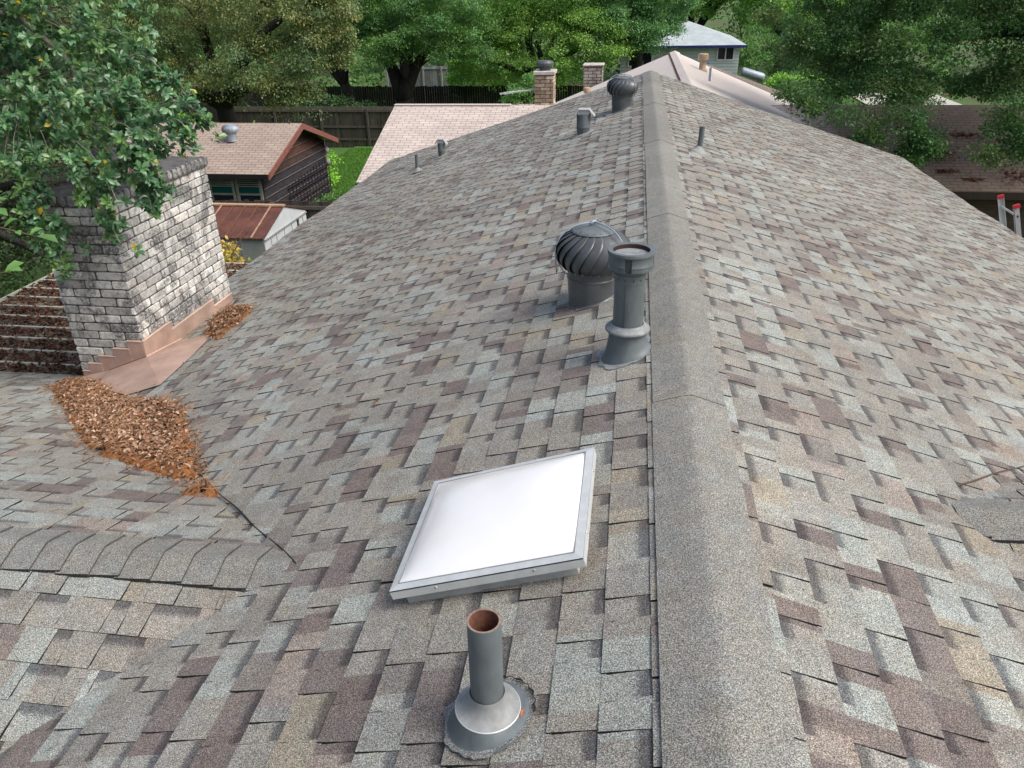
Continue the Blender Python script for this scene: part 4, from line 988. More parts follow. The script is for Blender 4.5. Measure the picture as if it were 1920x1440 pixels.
for y in (gy0+.69, gy1-.49): b.add([(gx0-5.4, y, ez+.1), (gx0+5.4, y, ez+.1), (gx0, y, gz0-.06)], [(0, 1, 2)])
b.make('fascia', plain('dark_brown_fascia', (.035, .022, .018), .7), nb)
b = B()
b.add([(-7.46, EY, EZ-.03), (-7.46, NY, NZ-.03), (-7.46, NY, NZ-.16), (-7.46, EY, EZ-.16)], [(0, 1, 2, 3)]); b.add([(-7.46, 2*NY-EY, EZ-.03), (-7.46, NY, NZ-.03), (-7.46, NY, NZ-.16), (-7.46, 2*NY-EY, EZ-.16)], [(0, 1, 2, 3)])
b.make('rake_board', M['white_paint'], nb)
# its chimneys
BUFF = [(.52, .42, .30), (.45, .34, .24), (.58, .49, .37), (.40, .31, .22), (.35, .27, .20)]
def far_chimney(x0, x1, y0, y1, z0, z1, cols, label, capz=.09, hood=True, e=.105, bl=.30):
    t = bpy.data.objects.new('chimney', None); COL.objects.link(t); t.parent = nb; t['label'] = label
    c = B(); c.box((x0, y0, z0), (x1, y1, z1)); c.make('mortar_core', plain('red_brown_mortar', (.14, .085, .065), .9, ns=20), t)
    b = B(); rows = int((z1-z0)/e)
    bricks(b, (x0, y0, z0), (1, 0, 0), (0, -1, 0), x1-x0, rows, e, bl, cols, 11, gap=.022); bricks(b, (x1, y0, z0), (0, 1, 0), (1, 0, 0), y1-y0, rows, e, bl, cols, 12, gap=.022)
    bricks(b, (x0, y1, z0), (0, -1, 0), (-1, 0, 0), y1-y0, rows, e, bl, cols, 13, gap=.022)
    b.make('brickwork', M['brick_far'], t, col=True)
    s = B(); s.box((x0-.05, y0-.05, z1-.01), (x1+.05, y1+.05, z1+capz)); s.make('crown', plain('pale_crown', (.45, .43, .40), .85, ns=8, var=.3), t, bevel=.02)
    if hood:
        h = B(); xm, ym = (x0+x1)/2, (y0+y1)/2; h.lathe([(.17, z1+capz), (.17, z1+capz+.12), (.26, z1+capz+.13), (.26, z1+capz+.20), (.20, z1+capz+.26), (0, z1+capz+.27)], 16, origin=(xm, ym, 0)); h.make('flue_cap', M['dark_metal'], t)
far_chimney(-3.20, -2.66, 24.15, 24.8, -2.2, -.80, BUFF, 'buff brick chimney with pale crown and black flue cap')
far_chimney(-2.10, -1.45, 29.6, 30.3, -2.6, -1.06, [(.42, .39, .34), (.36, .33, .29), (.47, .43, .39)], 'greyish brick chimney farther back, half behind the tan roof', hood=False, capz=.04)
# aerial on the chimney
b = B(); a0 = Vector((-3.20, 24.25, -1.22)); 
b.tube([a0, a0+Vector((-1.05, -.1, -.12))], .012, 6); b.tube([a0+Vector((-.05, .25, .02)), a0+Vector((-1.0, .45, -.20))], .010, 6)
for k in range(7): q = a0+Vector((-.12-.14*k, .0, -.015*k)); b.tube([q+Vector((-.10, -.12, 0)), q+Vector((.14, .45, -.02))], .006, 5)
tag(b.make('tv_aerial', M['alu']), 'silver television aerial reaching out beside the buff brick chimney', 'aerial')
# flat patio roof behind
t = thing('flat_roof_annex', 'low annex with flat pale grey roof partly covered by brown leaves', 'annex'); b = B(); b.box((-8.1, 28.4, -3.12), (-2.55, 34.6, -3.0)); b.make('roof', M['flat_roof'], t, bevel=.01)
b = B(); b.box((-7.9, 28.6, -5.9), (-2.7, 34.4, -3.13)); b.make('wall', M['wall_brick'], t)
n = 5000; q = np.stack([RNG.normal(-6.3, 1.0, n), RNG.uniform(31, 34.5, n)], -1); q = q[(q[:, 0] > -8.05) & (q[:, 0] < -3.9)]; n = len(q)
D = rand_dir(n); D[:, 2] *= .2; L = RNG.uniform(.05, .12, n); V, F = leaves_mesh(np.c_[q, np.full(n, -2.985)], D, rand_dir(n)*.3+np.array([0, 0, 1]), L, L*.3, 'quad')
tag(mk('leaf_litter', V, F, M['dry_leaf'], col=np.array([.24, .11, .06])*RNG.uniform(.5, 1.3, (n, 1))), 'brown leaf litter on the flat annex roof', 'leaf litter', kind='stuff')

n = 900; cs = [(7.2, 21.44, .26, .20, 6), (8.14, 22.35, .30, .10, 2), (7.39, 20.66, .16, .05, 1), (8.95, 20.5, .30, .16, 2), (6.9, 22.7, .12, .05, 1), (8.5, 21.4, .1, .05, 1), (7.9, 20.3, .12, .04, 1)]
w_ = np.array([c[4] for c in cs], float); k_ = RNG.choice(len(cs), n, p=w_/w_.sum()); cs = np.array(cs)
q = cs[k_, :2]+RNG.normal(size=(n, 2))*cs[k_, 2:4]; D = rand_dir(n); D[:, 2] *= .2; L = RNG.uniform(.05, .11, n)
V, F = leaves_mesh(np.c_[q, NZ-(NY-q[:, 1])*(NZ-EZ)/(NY-EY)+.02], D, rand_dir(n)*.3+np.array([0, -.3, 1]), L, L*.3, 'quad')
tag(mk('leaf_litter', V, F, M['dry_leaf'], col=np.array([.15, .05, .028])*RNG.uniform(.5, 1.3, (n, 1))), 'reddish brown leaf litter in patches on the shaded end of the tan roof', 'leaf litter', kind='stuff')
# vents on the tan roof
def tan_vent(label, x, y, h, r, group='small vents on the tan roof'):
    z = gz0-.405*abs(x-gx0); t = thing('capped_vent', label, 'roof vent', (x, y, z), 0, group); sg = -.405 if x > gx0 else .405
    b = B(); b.lathe([(r*1.6, -.08), (r*1.5, .03), (r, .06), (r, h*.62)], 16); b.make('pipe', M['tan_paint'], t, smooth=True)
    b = B(); b.lathe([(r*.9, h*.58), (r*1.55, h*.62), (r*1.6, h*.66), (r*1.6, h*.94), (r*1.3, h), (0, h)], 16); smooth_by_angle(b.make('hood', M['tan_paint'], t), 40)
tan_vent('tan round capped vent just right of the tan ridge', 1.72, 26.0, .48, .10)
tan_vent('tan capped vent on the far side of the tan roof beside a thin rod', -1.75, 25.6, .40, .07)
def tan_pipe(label, x, y, h, r, m):
    z = gz0-.405*abs(x-gx0); b = B(); b.tube([(x, y, z-.05), (x, y, z+h)], r, 10); b.disc(r*2, z+.02, 12, origin=(x, y, 0)); tag(b.make('vent_pipe', M[m]), label, 'vent pipe')
tan_pipe('slim grey pipe just in front of the tan round capped vent', 1.72, 23.2, .34, .032, 'galv')
tan_pipe('very thin rod on the tan roof near the chimneys', -2.3, 23.9, .30, .018, 'galv')

# ---- dark low roof beyond
dk = thing('dark_roofed_house', 'low house with dark brown shingle roof half hidden behind the tan roof', 'house')
roof_panel([((2.3, 32.5, -2.6), (6.6, 32.5, -4.1), (5.9, 36, -2.72), (2.35, 36, -1.48)), ((6.6, 40, -4.1), (1.6, 40, -3.0), (2.35, 36, -1.48), (5.9, 36, -2.72))], 'brown_roof', 'roof', dk)
b = B(); b.box((2.4, 33.4, -5.9), (6.0, 39.2, -4.15)); b.make('wall', M['wall_brick'], dk)
b = B(); b.tube([(1.9, 36.0, -1.75), (2.3, 36.4, -1.62), (2.75, 36.8, -1.70)], .13, 10); tag(b.make('bent_duct', M['navy'], smooth=True), 'short dark bent duct by the dark roof crest', 'duct')

# ---- blue roofed two storey house
bh = thing('blue_roofed_house', 'two storey house with pale blue grey roof and green siding among the trees', 'house')
bx0, bx1, by0, by1, bz = -1.2, 5.60, 50.0, 58, -1.82
roof_panel([((bx0-.4, by0-.4, bz), (bx1+.35, by0-.4, bz), (2.85, 54, -.72)), ((bx1+.35, by0-.4, bz), (bx1+.35, by1+.4, bz), (2.85, 54, -.72)), ((bx0-.4, by1, bz), (bx0-.4, by0-.4, bz), (2.85, 54, -.72))], 'blue_roof', 'roof', bh)
b = B(); b.box((bx0, by0, -5.9), (bx1, by1, bz-.02)); b.make('wall', M['blue_wall'], bh)
b = B(); 
for k in range(24): b.box((bx0, by0-.02, -5.7+k*.17), (bx1, by0-.001, -5.695+k*.17+.006))
b.make('siding_laps', M['shed_wall_grey'], bh)
b = B(); b.box((bx0-.4, by0-.43, bz-.13), (bx1+.36, by0-.40, bz+.02)); b.make('fascia', M['navy'], bh)
def window(x0, x1, z0, z1, y, parent, n=2):
    f = B(); w = .07
    for a, c in (((x0-w, z0-w), (x1+w, z0)), ((x0-w, z1), (x1+w, z1+w)), ((x0-w, z0), (x0, z1)), ((x1, z0), (x1+w, z1))): f.box((a[0], y-.05, a[1]), (c[0], y-.002, c[1]))
    f.box(((x0+x1)/2-.03, y-.045, z0), ((x0+x1)/2+.03, y-.002, z1))
    fo = f.make('window', M['white_paint'], parent); p = B(); p.add([(x0, y-.03, z0), (x1, y-.03, z0), (x1, y-.03, z1), (x0, y-.03, z1)], [(0, 1, 2, 3)]); p.make('pane', M['glass'], fo)
window(4.40, 5.25, -2.58, -1.98, by0, bh); window(-.7, .6, -2.9, -2.2, by0, bh)
b = B(); b.lathe([(.0, 0), (.21, .02), (.24, .1), (.24, 1.25), (.20, 1.36), (0, 1.4)], 20); o = b.make('culvert_awning', M['galv'], bh, smooth=True); o.location = (5.7, 49.2, -3.15); o.rotation_euler = (0, R(106), 0)
o['label'] = 'rounded pale metal awning at the corner'

# ---- tan roofed shed with louvred windows
sh = thing('garden_shed', 'wooden shed with tan shingle roof, red trim and louvred windows behind the fence', 'shed')
sx1, sx0, sy0, syr, sz0, szr = -10.7, -16.6, 21.5, 24.45, -3.2, -2.23; sy1 = 2*syr-sy0
sr_ = roof_panel([((sx0, sy0, sz0), (sx1, sy0, sz0), (sx1, syr, szr), (sx0, syr, szr)), ((sx1, sy1, sz0), (sx0, sy1, sz0), (sx0, syr, szr), (sx1, syr, szr))], 'shed_tab', 'roof', sh)
b = B()
for (ya, za, yb, zb_) in ((sy0, sz0, syr, szr), (sy1, sz0, syr, szr)):
    b.add([(sx1+.002, ya, za-.005), (sx1+.002, yb, zb_-.005), (sx1+.002, yb, zb_-.19), (sx1+.002, ya, za-.17), (sx1+.045, ya, za-.0), (sx1+.045, yb, zb_-.0), (sx1+.045, yb, zb_-.18), (sx1+.045, ya, za-.165)], [(4, 5, 6, 7), (0, 4, 7, 3), (0, 1, 5, 4), (3, 7, 6, 2)])
b.make('rake_trim', M['trim_red'], sh)
b = B(); b.box((sx0, sy0-.03, sz0-.14), (sx1, sy0-.002, sz0+.0)); b.make('eave_board', M['dark'], sh)
wl_, wy0, wy1 = sx1-.38, sy0+.35, sy1-.35
b = B(); rnd = random.Random(5)
z = -5.55
while z < szr-.15:
    dz = .26; hw = (syr-wy0) if z < sz0 else (szr-.1-z)/(szr-sz0)*(syr-sy0)
    hw = min(hw, syr-wy0); hw2 = min(syr-wy0, max(.02, (szr-.1-z-dz)/(szr-sz0)*(syr-sy0)))
    c = rnd.choice([(.060, .038, .034), (.085, .045, .038), (.040, .034, .040), (.105, .048, .036)]) if z > -3.6 else rnd.choice([(.040, .036, .046), (.055, .046, .052), (.030, .028, .036)])
    b.add([(wl_+.028, syr-hw, z), (wl_+.028, syr+hw, z), (wl_, syr+hw2, z+dz), (wl_, syr-hw2, z+dz), (wl_, syr-hw, z), (wl_, syr+hw, z)], [(0, 1, 2, 3), (4, 5, 1, 0)], c); z += dz
b.box((sx0+.3, wy0, -5.7), (wl_-.002, wy0+.02, sz0-.05), (.09, .08, .07)); b.box((sx0+.3, wy1-.02, -5.7), (wl_-.002, wy1, sz0-.05), (.05, .04, .04))
b.make('wall', M['siding'], sh, col=True)
b = B(); z = -5.55+.26
while z < szr-.3:
    hw = min(syr-wy0, max(.02, (szr-.1-z)/(szr-sz0)*(syr-sy0))); b.box((wl_+.022, syr-hw, z-.012), (wl_+.034, syr+hw, z+.008)); z += .26
b.make('siding_edges', plain('grey_pink_edges', (.22, .15, .13), .8), sh)
for k in range(4):
    x1_ = wl_-.10-k*.86; x0_ = x1_-.66
    f = B(); f.box((x1_, wy0-.05, -4.30), (x1_+.08, wy0-.003, sz0-.12)); f.box((x0_-.08, wy0-.05, -4.30), (x0_, wy0-.003, sz0-.12)); f.box((x0_-.001, wy0-.048, sz0-.17), (x1_+.001, wy0-.004, sz0-.125)); f.box((x0_-.001, wy0-.048, -4.30), (x1_+.001, wy0-.004, -4.24)); fo = f.make('window', M['louver'], sh)
    q = B()
    for j in range(6): q.box((x0_, wy0-.045, -3.34-j*.062), (x1_, wy0-.004, -3.305-j*.062))
    q.box((x0_, wy0-.03, -3.90), (x1_, wy0-.004, -3.84)); q.make('louvres', M['louver'], fo)
    q = B(); q.box((x0_, wy0-.035, -3.83), (x1_, wy0-.004, -3.68)); q.make('panel', M['green_paint'], fo)
    q = B(); q.add([(x0_, wy0-.0025, -4.6), (x1_, wy0-.0025, -4.6), (x1_, wy0-.0025, sz0-.12), (x0_, wy0-.0025, sz0-.12)], [(0, 1, 2, 3)]); q.make('pane', M['glass'], fo)
# trellis leaning on the gable wall
b = B()
for k in range(14): y = syr-.9+k*.27; b.box((wl_+.05, y-.012, -5.5), (wl_+.07, y+.012, -4.0+.02*k))
for k in range(5): b.box((wl_+.045, syr-1.0, -5.2+k*.28), (wl_+.075, syr+2.7, -5.18+k*.28))
tag(b.make('trellis', plain('dark_iron', (.03, .03, .04), .5)), 'dark open trellis leaning on the gable wall of the shed', 'trellis')
t = thing('lamp', 'white lantern on the far corner of the garden shed', 'lamp', (wl_+.06, wy1+.02, -3.62))
b = B(); b.lathe([(.0, .20), (.06, .17), (.085, .10), (.07, .02), (.04, 0)], 14); b.make('lamp_shade', M['white_paint'], t, smooth=True)
b = B(); b.lathe([(.03, .0), (.03, -.25), (.06, -.27), (.09, -.33), (.07, -.45), (0, -.47)], 14); b.make('bracket', M['louver'], t, smooth=True)
turbine('turbine_vent', 'blue grey galvanised turbine vent on the tan garden shed roof', (-12.58, 23.35, sz0+(23.35-sy0)*.329), 0, G_T, head='galv', base='galv', bracket=False, k=1.05, taper=1.0, nv=18)

# ---- metal shed in the near yard
ms = thing('metal_shed', 'small metal shed with rusty brown ribbed roof and white gable end', 'shed')
mx1, mx0, my0, myr, my1, mze, mzr = -8.40, -11.2, 16.05, 17.35, 18.65, -3.42, -3.0
roof_panel([((mx0, my0, mze), (mx1, my0, mze), (mx1, myr, mzr), (mx0, myr, mzr)), ((mx1, my1, mze), (mx0, my1, mze), (mx0, myr, mzr), (mx1, myr, mzr))], 'shed_roof', 'roof', ms, th=.02)
b = B(); b.box((mx0, myr-.09, mzr-.015), (mx1+.01, myr+.06, mzr+.022)); b.make('ridge_flashing', plain('tan_ridge_strip', (.42, .27, .17), .6, ns=6), ms)
for k, x in enumerate(np.arange(mx1-.32, mx0, -.31)):
    a_ = Vector((x, my0-.01, mze+.004)); c_ = Vector((x, myr-.08, mzr-.008)); pale = k % 4 == 0; w_r = .035 if pale else .02
    rb = B(); rb.obox(a_, Vector((1, 0, 0)), (c_-a_).normalized(), Vector((0, 0, 1)), w_r, (c_-a_).length, .022 if pale else .018)
    o = rb.make('roof_rib', M['shed_rib' if pale else 'rust'], ms)
    if pale: o['label'] = 'pale tan roof rib'
b = B(); wx = mx1-.03
b.add([(wx, my0+.06, -5.6), (wx, my1-.06, -5.6), (wx, my1-.06, mze-.01), (wx, myr, mzr-.03), (wx, my0+.06, mze-.01)], [(0, 1, 2, 3, 4)]); b.add([(mx0, my1-.06, -5.6), (wx, my1-.06, -5.6), (wx, my1-.06, mze), (mx0, my1-.06, mze)], [(0, 1, 2, 3)]); b.make('gable_wall', M['shed_wall'], ms)
b = B()
for y in (16.45, 16.75, 17.2, 17.65, 18.1, 18.35): b.box((wx+.001, y-.008, -5.5), (wx+.012, y+.008, mze-.06))
b.box((wx+.001, my0+.06, mze-.08), (wx+.03, my1-.06, mze-.05)); b.make('panel_seams', M['shed_wall_grey'], ms)
b = B(); b.box((wx+.002, 17.98, -5.5), (wx+.016, 18.05, mze-.10)); b.make('door_gap', M['dark'], ms)
b = B(); b.box((mx0, my0+.05, -5.6), (mx1-.035, my0+.07, mze-.03))
for k in range(12): b.box((mx0+.2*k, my0+.035, -5.6), (mx0+.2*k+.03, my0+.049, mze-.03))
b.make('front_wall', M['shed_wall_grey'], ms)

# ---- fences
def fence(label, P0, P1, h, bw=.14, posts=2.4, rail=True, cols=((.075, .065, .055), (.060, .052, .045), (.09, .078, .066)), group=None, capboard=False):
    P0 = Vector(P0); P1 = Vector(P1); d = P1-P0; L = math.hypot(d.x, d.y); U = Vector((d.x, d.y, 0)).normalized(); Nn = Vector((U.y, -U.x, 0))
    t = thing('fence', label, 'fence', tuple(P0), 0, group); b = B(); rnd = random.Random(int(L*10))
    k = 0
    while k < L:
        z = d.z*k/L; hh = h+rnd.uniform(-.03, .03); c = Vector(rnd.choice(cols))*rnd.uniform(.75, 1.2)
        b.obox(U*k+Vector((0, 0, z-.3))+Nn*rnd.uniform(0, .006), U, Nn, Vector((0, 0, 1)), bw-.012, .018, hh+.3, tuple(c)); k += bw
    b.make('boards', M['wood_fence'], t, col=True)
    r = B(); c = cols[0]
    for zz in ((.35, .95, h-.2) if rail else ()): r.obox(Nn*.022+Vector((0, 0, zz)), (U*L+Vector((0, 0, d.z))).normalized(), Nn, Vector((0, 0, 1)), L, .04, .09, tuple(x*1.5 for x in c))
    if capboard: r.obox(Nn*.02+Vector((0, 0, h-.12)), (U*L+Vector((0, 0, d.z))).normalized(), Nn, Vector((0, 0, 1)), L, .03, .17, tuple(x*2.0 for x in c))
    if r.V: r.make('rails', M['wood_fence'], t, col=True)
    k = 0.0
    while k < L:
        p = B(); p.obox(U*k+Nn*.025+Vector((0, 0, d.z*k/L-.3)), U, Nn, Vector((0, 0, 1)), .1, .09, h+.28, tuple(x*1.3 for x in cols[0])); p.make('post', M['wood_fence'], t, col=True); k += posts
    return t
fence('dark weathered board fence running between the two sheds', (-17, 19.6, -5.58), (-7.9, 19.6, -5.58), 2.10, group='board fences')
fence('grey board fence with three rails at the end of the lawn', (-20.5, 38.6, -5.6), (-7.0, 38.6, -5.6), 1.9, cols=((.060, .054, .046), (.05, .045, .038), (.07, .062, .052)), group='board fences', capboard=True)
fence('long dark fence in shade under the big oak trunks', (-34, 46.5, -5.6), (3, 46.5, -5.6), 2.0, rail=False, posts=6, cols=((.026, .022, .02), (.032, .028, .024)), group='board fences')
fence('pale fence panel glimpsed between the oak trunks', (-16.2, 52, -5.6), (-12.2, 52, -5.6), 2.6, rail=True, posts=1.2, cols=((.22, .23, .23), (.28, .29, .29)), group='board fences')

# ------------------------------------------------------------------ the large-leaved tree overhanging the chimney
def near_tree():
    t = thing('evergreen_tree', 'broad leaved evergreen tree whose glossy branches overhang the brick chimney', 'tree')
    b = B()
    b.tube([(-9.6, 8.6, -5.2), (-9.3, 8.2, -3.2), (-8.7, 7.8, -1.2), (-7.9, 7.3, .6), (-7.2, 6.9, 1.6), (-6.5, 6.7, 2.3)], [.26, .21, .18, .14, .10, .06], 12)
    b.tube([(-7.9, 7.3, .6), (-6.9, 6.9, 1.35), (-6.2, 6.7, 1.52), (-5.5, 6.6, 1.42), (-5.1, 6.5, 1.12), (-4.95, 6.45, .85)], [.10, .052, .040, .032, .022, .012], 10)
    b.tube([(-8.7, 7.8, -1.2), (-7.9, 7.4, -.2), (-7.0, 7.2, .2), (-6.2, 7.0, .3), (-5.3, 6.8, .4)], [.09, .05, .035, .02, .010], 8)
    b.tube([(-7.2, 6.9, 1.6), (-6.2, 7.0, 2.3), (-5.0, 7.1, 2.2), (-4.2, 7.1, 1.5)], [.07, .045, .03, .012], 8)
    b.make('trunk', M['greytwig'], t, smooth=True)
    # lobes of the crown in front of / above the chimney (world metres)
    bl = [(-6.0, 6.6, 1.30, .85, .6, .45), (-5.1, 6.4, 1.10, .70, .5, .42), (-5.7, 6.1, .75, .8, .45, .38), (-4.80, 6.1, .72, .62, .4, .32),
          (-5.4, 6.4, 1.75, 1.0, .6, .35), (-4.20, 6.05, .60, .34, .3, .17), (-4.55, 6.5, 1.35, .36, .4, .28), (-6.5, 6.4, .75, .6, .5, .3), (-4.35, 6.2, .85, .34, .35, .22),
          (-5.15, 5.85, .36, .50, .22, .15), (-6.9, 6.8, 1.2, .8, .7, .6), (-3.95, 5.95, .62, .20, .2, .12), (-4.55, 5.8, .40, .32, .2, .12), (-4.3, 6.0, .28, .24, .15, .10)]
    n_t = 1150; Bl = np.array(bl); vol = (Bl[:, 3]*Bl[:, 4]*Bl[:, 5])**(.75); idx = RNG.choice(len(Bl), n_t, p=vol/vol.sum())
    d = rand_dir(n_t); r = .25+.75*RNG.random(n_t)**.45; P = Bl[idx, :3]+d*r[:, None]*Bl[idx, 3:]
    # hanging sprays down the chimney: (start, end, sag, count)
    sprays = [((-4.15, 5.9, .45), (-4.00, 5.8, .10), 30), ((-4.25, 5.9, .40), (-4.12, 5.75, .02), 26), ((-4.85, 5.85, .30), (-4.45, 5.65, -.12), 26), ((-5.3, 5.9, .25), (-5.02, 5.70, -.42), 48), ((-5.3, 5.9, .10), (-5.12, 5.72, -.25), 26),
              ((-4.05, 6.0, .74), (-3.62, 5.95, .70), 16), ((-3.95, 5.95, .66), (-3.70, 5.9, .50), 14), ((-4.6, 5.85, .30), (-4.32, 5.62, .12), 16), ((-4.4, 6.3, 1.1), (-4.02, 6.2, .98), 12), ((-4.3, 6.3, .95), (-3.85, 6.2, .80), 14), ((-4.7, 5.8, .2), (-4.38, 5.6, -.20), 10)]
    tw = B(); rnd = random.Random(8); Q = [];Dq = []
    for a, c, n in sprays:
        a, c = Vector(a), Vector(c); pts = [a.lerp(c, s)+Vector((0, 0, .10*math.sin(s*math.pi))) for s in np.linspace(0, 1, 8)]; tw.tube(pts, [.008-.0007*i for i in range(8)], 5)
        for _ in range(n):
            s = rnd.random()**.8; p = pts[min(7, int(s*7.99))]; Q.append(tuple(p+Vector((rnd.gauss(0, .055), rnd.gauss(0, .05), rnd.gauss(0, .05)))))
    Q = np.array(Q); hub = np.array([(-7.0, 6.8, .9), (-6.2, 6.6, 1.1), (-5.5, 6.4, .9), (-5.4, 6.6, 1.5)])
    for i in RNG.choice(n_t, 300, replace=False):
        p = P[i]; h = hub[np.argmin(((hub-p)**2).sum(1))]; s = p+(h-p)*min(1, .45/np.linalg.norm(h-p)); mid = (p+s)/2+np.array([0, 0, .03])
        tw.tube([tuple(s), tuple(mid), tuple(p)], [.004, .003, .0018], 4)
    tw.make('twigs', M['greytwig'], t)
    tips = np.concatenate([P, Q]); n = len(tips)
    ax = tips-np.array([-6.6, 6.9, .3]); ax /= np.linalg.norm(ax, axis=1, keepdims=True); ax += rand_dir(n)*.55; ax[:, 2] += .15; ax /= np.linalg.norm(ax, axis=1, keepdims=True)
    per = 13; ti = np.repeat(np.arange(n), per); m_ = len(ti)
    along = RNG.random(m_)*.085
    rd_ = rand_dir(m_); rd_ -= (rd_*ax[ti]).sum(1, keepdims=True)*ax[ti]; rd_ /= np.linalg.norm(rd_, axis=1, keepdims=True)
    D = ax[ti]*RNG.uniform(.15, .9, (m_, 1))+rd_*.9; D[:, 2] += .05; D /= np.linalg.norm(D, axis=1, keepdims=True)
    C0 = tips[ti]-ax[ti]*along[:, None]+rd_*.003; Nn = ax[ti]*1.0-rd_*.3+np.array([0, 0, .35])+rand_dir(m_)*.25
    L = RNG.uniform(.048, .082, m_); V, F = leaves_mesh(C0, D, Nn, L, L*RNG.uniform(.19, .25, m_), 'oval', .18)
    pal = np.array([(.085, .195, .085), (.110, .235, .100), (.062, .150, .068), (.130, .245, .085), (.095, .200, .105)])
    c = pal[RNG.integers(0, 5, n)][ti]*RNG.uniform(.65, 1.35, (m_, 1)); y = RNG.random(m_) < .012; c[y] = np.array([.42, .30, .02])
    mk('crown', V, F, M['leaf_gloss'], t, col=np.tile(c, (3, 1)))
    # filler foliage deeper in, smaller clumps, to close the crown
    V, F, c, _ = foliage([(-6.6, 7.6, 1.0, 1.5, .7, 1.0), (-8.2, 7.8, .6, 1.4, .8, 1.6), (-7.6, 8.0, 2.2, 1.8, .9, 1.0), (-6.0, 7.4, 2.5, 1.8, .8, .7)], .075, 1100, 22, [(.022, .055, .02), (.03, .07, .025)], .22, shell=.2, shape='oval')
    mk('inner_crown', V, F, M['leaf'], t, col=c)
near_tree()
def sprig(label, base, pts_list, n, leaf, seed):
    t = thing('leafy_branch', label, 'branch'); b = B(); rnd = random.Random(seed); C0, D, NN = [], [], []
    for pts in pts_list:
        pts = [Vector(p) for p in pts]; b.tube(pts, [.006-.0045*i/(len(pts)-1) for i in range(len(pts))], 6)
        for k in range(n):
            s = (k+.5)/n; q = s*(len(pts)-1); i = min(int(q), len(pts)-2); p = pts[i].lerp(pts[i+1], q-i); d = (pts[i+1]-pts[i]).normalized()
            side = d.cross(Vector((0, 0, 1))).normalized()*(1 if k % 2 else -1); dd = (d*.7+side*.8+Vector((0, 0, rnd.uniform(.1, .8)))).normalized(); C0.append(p); D.append(dd); NN.append(Vector((rnd.uniform(-.3, .3), -.5+rnd.uniform(-.3, .3), 1)))
        C0.append(pts[-1]); D.append((pts[-1]-pts[-2]).normalized()); NN.append(Vector((0, -.3, 1)))
    b.make('stem', M['twig'], t, smooth=True)
    C0, D, NN = (np.array([tuple(v) for v in a]) for a in (C0, D, NN)); m_ = len(C0); NN = NN/np.linalg.norm(NN, axis=1, keepdims=True); L = leaf*RNG.uniform(.7, 1.2, m_)
    V, F = leaves_mesh(C0, D, NN, L, L*.23, 'oval', .2); c = np.array([.115, .24, .065])*RNG.uniform(.7, 1.3, (m_, 1)); mk('foliage', V, F, M['leaf_gloss'], t, col=np.tile(c, (3, 1)))
sprig('pale green leafy branch tips reaching in at the left edge in front of the chimney', None,
      [[(-2.75, 2.45, .86), (-2.55, 2.36, .89), (-2.42, 2.34, .875), (-2.33, 2.36, .845)], [(-2.75, 2.4, .62), (-2.58, 2.3, .70), (-2.47, 2.27, .735), (-2.40, 2.27, .745)], [(-2.8, 2.45, .95), (-2.6, 2.4, .96), (-2.46, 2.36, .935)]], 7, .062, 3)

# ------------------------------------------------------------------ background trees and bushes
NG = 'trees around the back yards'
tree('live_oak', 'spreading olive green live oak drooping over the lawn behind the garden shed', 'tree', (-17.5, 32.5, -5.6), (-17.2, 32, -2.6), .42,
     [(-17.5, 32, 1.6, 4.2, 3.2, 2.7), (-13.6, 31, 1.9, 3.0, 2.6, 2.3), (-20.5, 31, .4, 3.6, 3, 2.6), (-15.2, 30.2, -1.0, 2.4, 1.8, 1.5), (-12.3, 30.2, -.3, 1.6, 1.5, 1.3), (-13.4, 29.8, -2.1, 1.5, 1.2, 1.0), (-11.4, 30, .9, 1.3, 1.2, 1.0), (-18.6, 29.8, -1.4, 2.2, 1.6, 1.3), (-22.5, 29.5, -1.5, 2.6, 2, 1.8)],
     .085, 3300, 48, G_OLV+[(.070, .090, .030)], .42, NG, seed=1, droop=.35)
tree('live_oak', 'big live oak with dark forked trunk standing in the middle of the back fence', 'tree', (-12.6, 43, -5.6), (-12.6, 43, -3.9), .62,
     [(-12.5, 43.5, 1.0, 3.4, 3, 2.4), (-15.0, 43, 0.6, 2.4, 2.4, 2.0), (-10.3, 42.5, .2, 2.6, 2.2, 1.9), (-12.6, 41.8, -1.2, 2.4, 1.6, 1.1), (-9.0, 43, -.9, 1.8, 1.6, 1.2)],
     .095, 2300, 48, G_MID+[(.045, .115, .045)], .45, NG, seed=2, tops=[(-15.0, 42.8, -.6), (-13.4, 43.4, .0), (-11.6, 43, -.2), (-10.0, 42.6, -.8), (-12.4, 42.2, -.4)])
tree('live_oak', 'slimmer oak with leaning dark trunk beside the big forked live oak', 'tree', (-16.0, 44.5, -5.6), (-16.3, 44.3, -3.2), .33,
     [(-17.2, 44.5, .4, 2.4, 2, 2.0), (-15.6, 45, 1.6, 2.4, 2, 1.9), (-18.6, 44, -1.2, 1.6, 1.4, 1.1)], .10, 1000, 44, G_DK+G_OLV[:1], .45, NG, seed=3)
tree('elm_tree', 'bright yellow green tree rising behind the buff brick chimney', 'tree', (-5.5, 46, -5.6), (-5.5, 46, -3.6), .4,
     [(-6.5, 46, 1.0, 3.2, 2.4, 2.2), (-3.4, 46, .6, 2.6, 2.2, 2.0), (-8.6, 45.4, -.6, 2.2, 1.8, 1.5), (-5.6, 44.8, -1.4, 2.4, 1.6, 1.4), (-2.4, 45, -1.4, 1.9, 1.5, 1.4), (-8.0, 44.6, -2.4, 2.0, 1.2, 1.0), (-4.0, 44.4, -2.6, 1.8, 1.1, .9)],
     .10, 2700, 46, G_LT, .48, NG, seed=4)
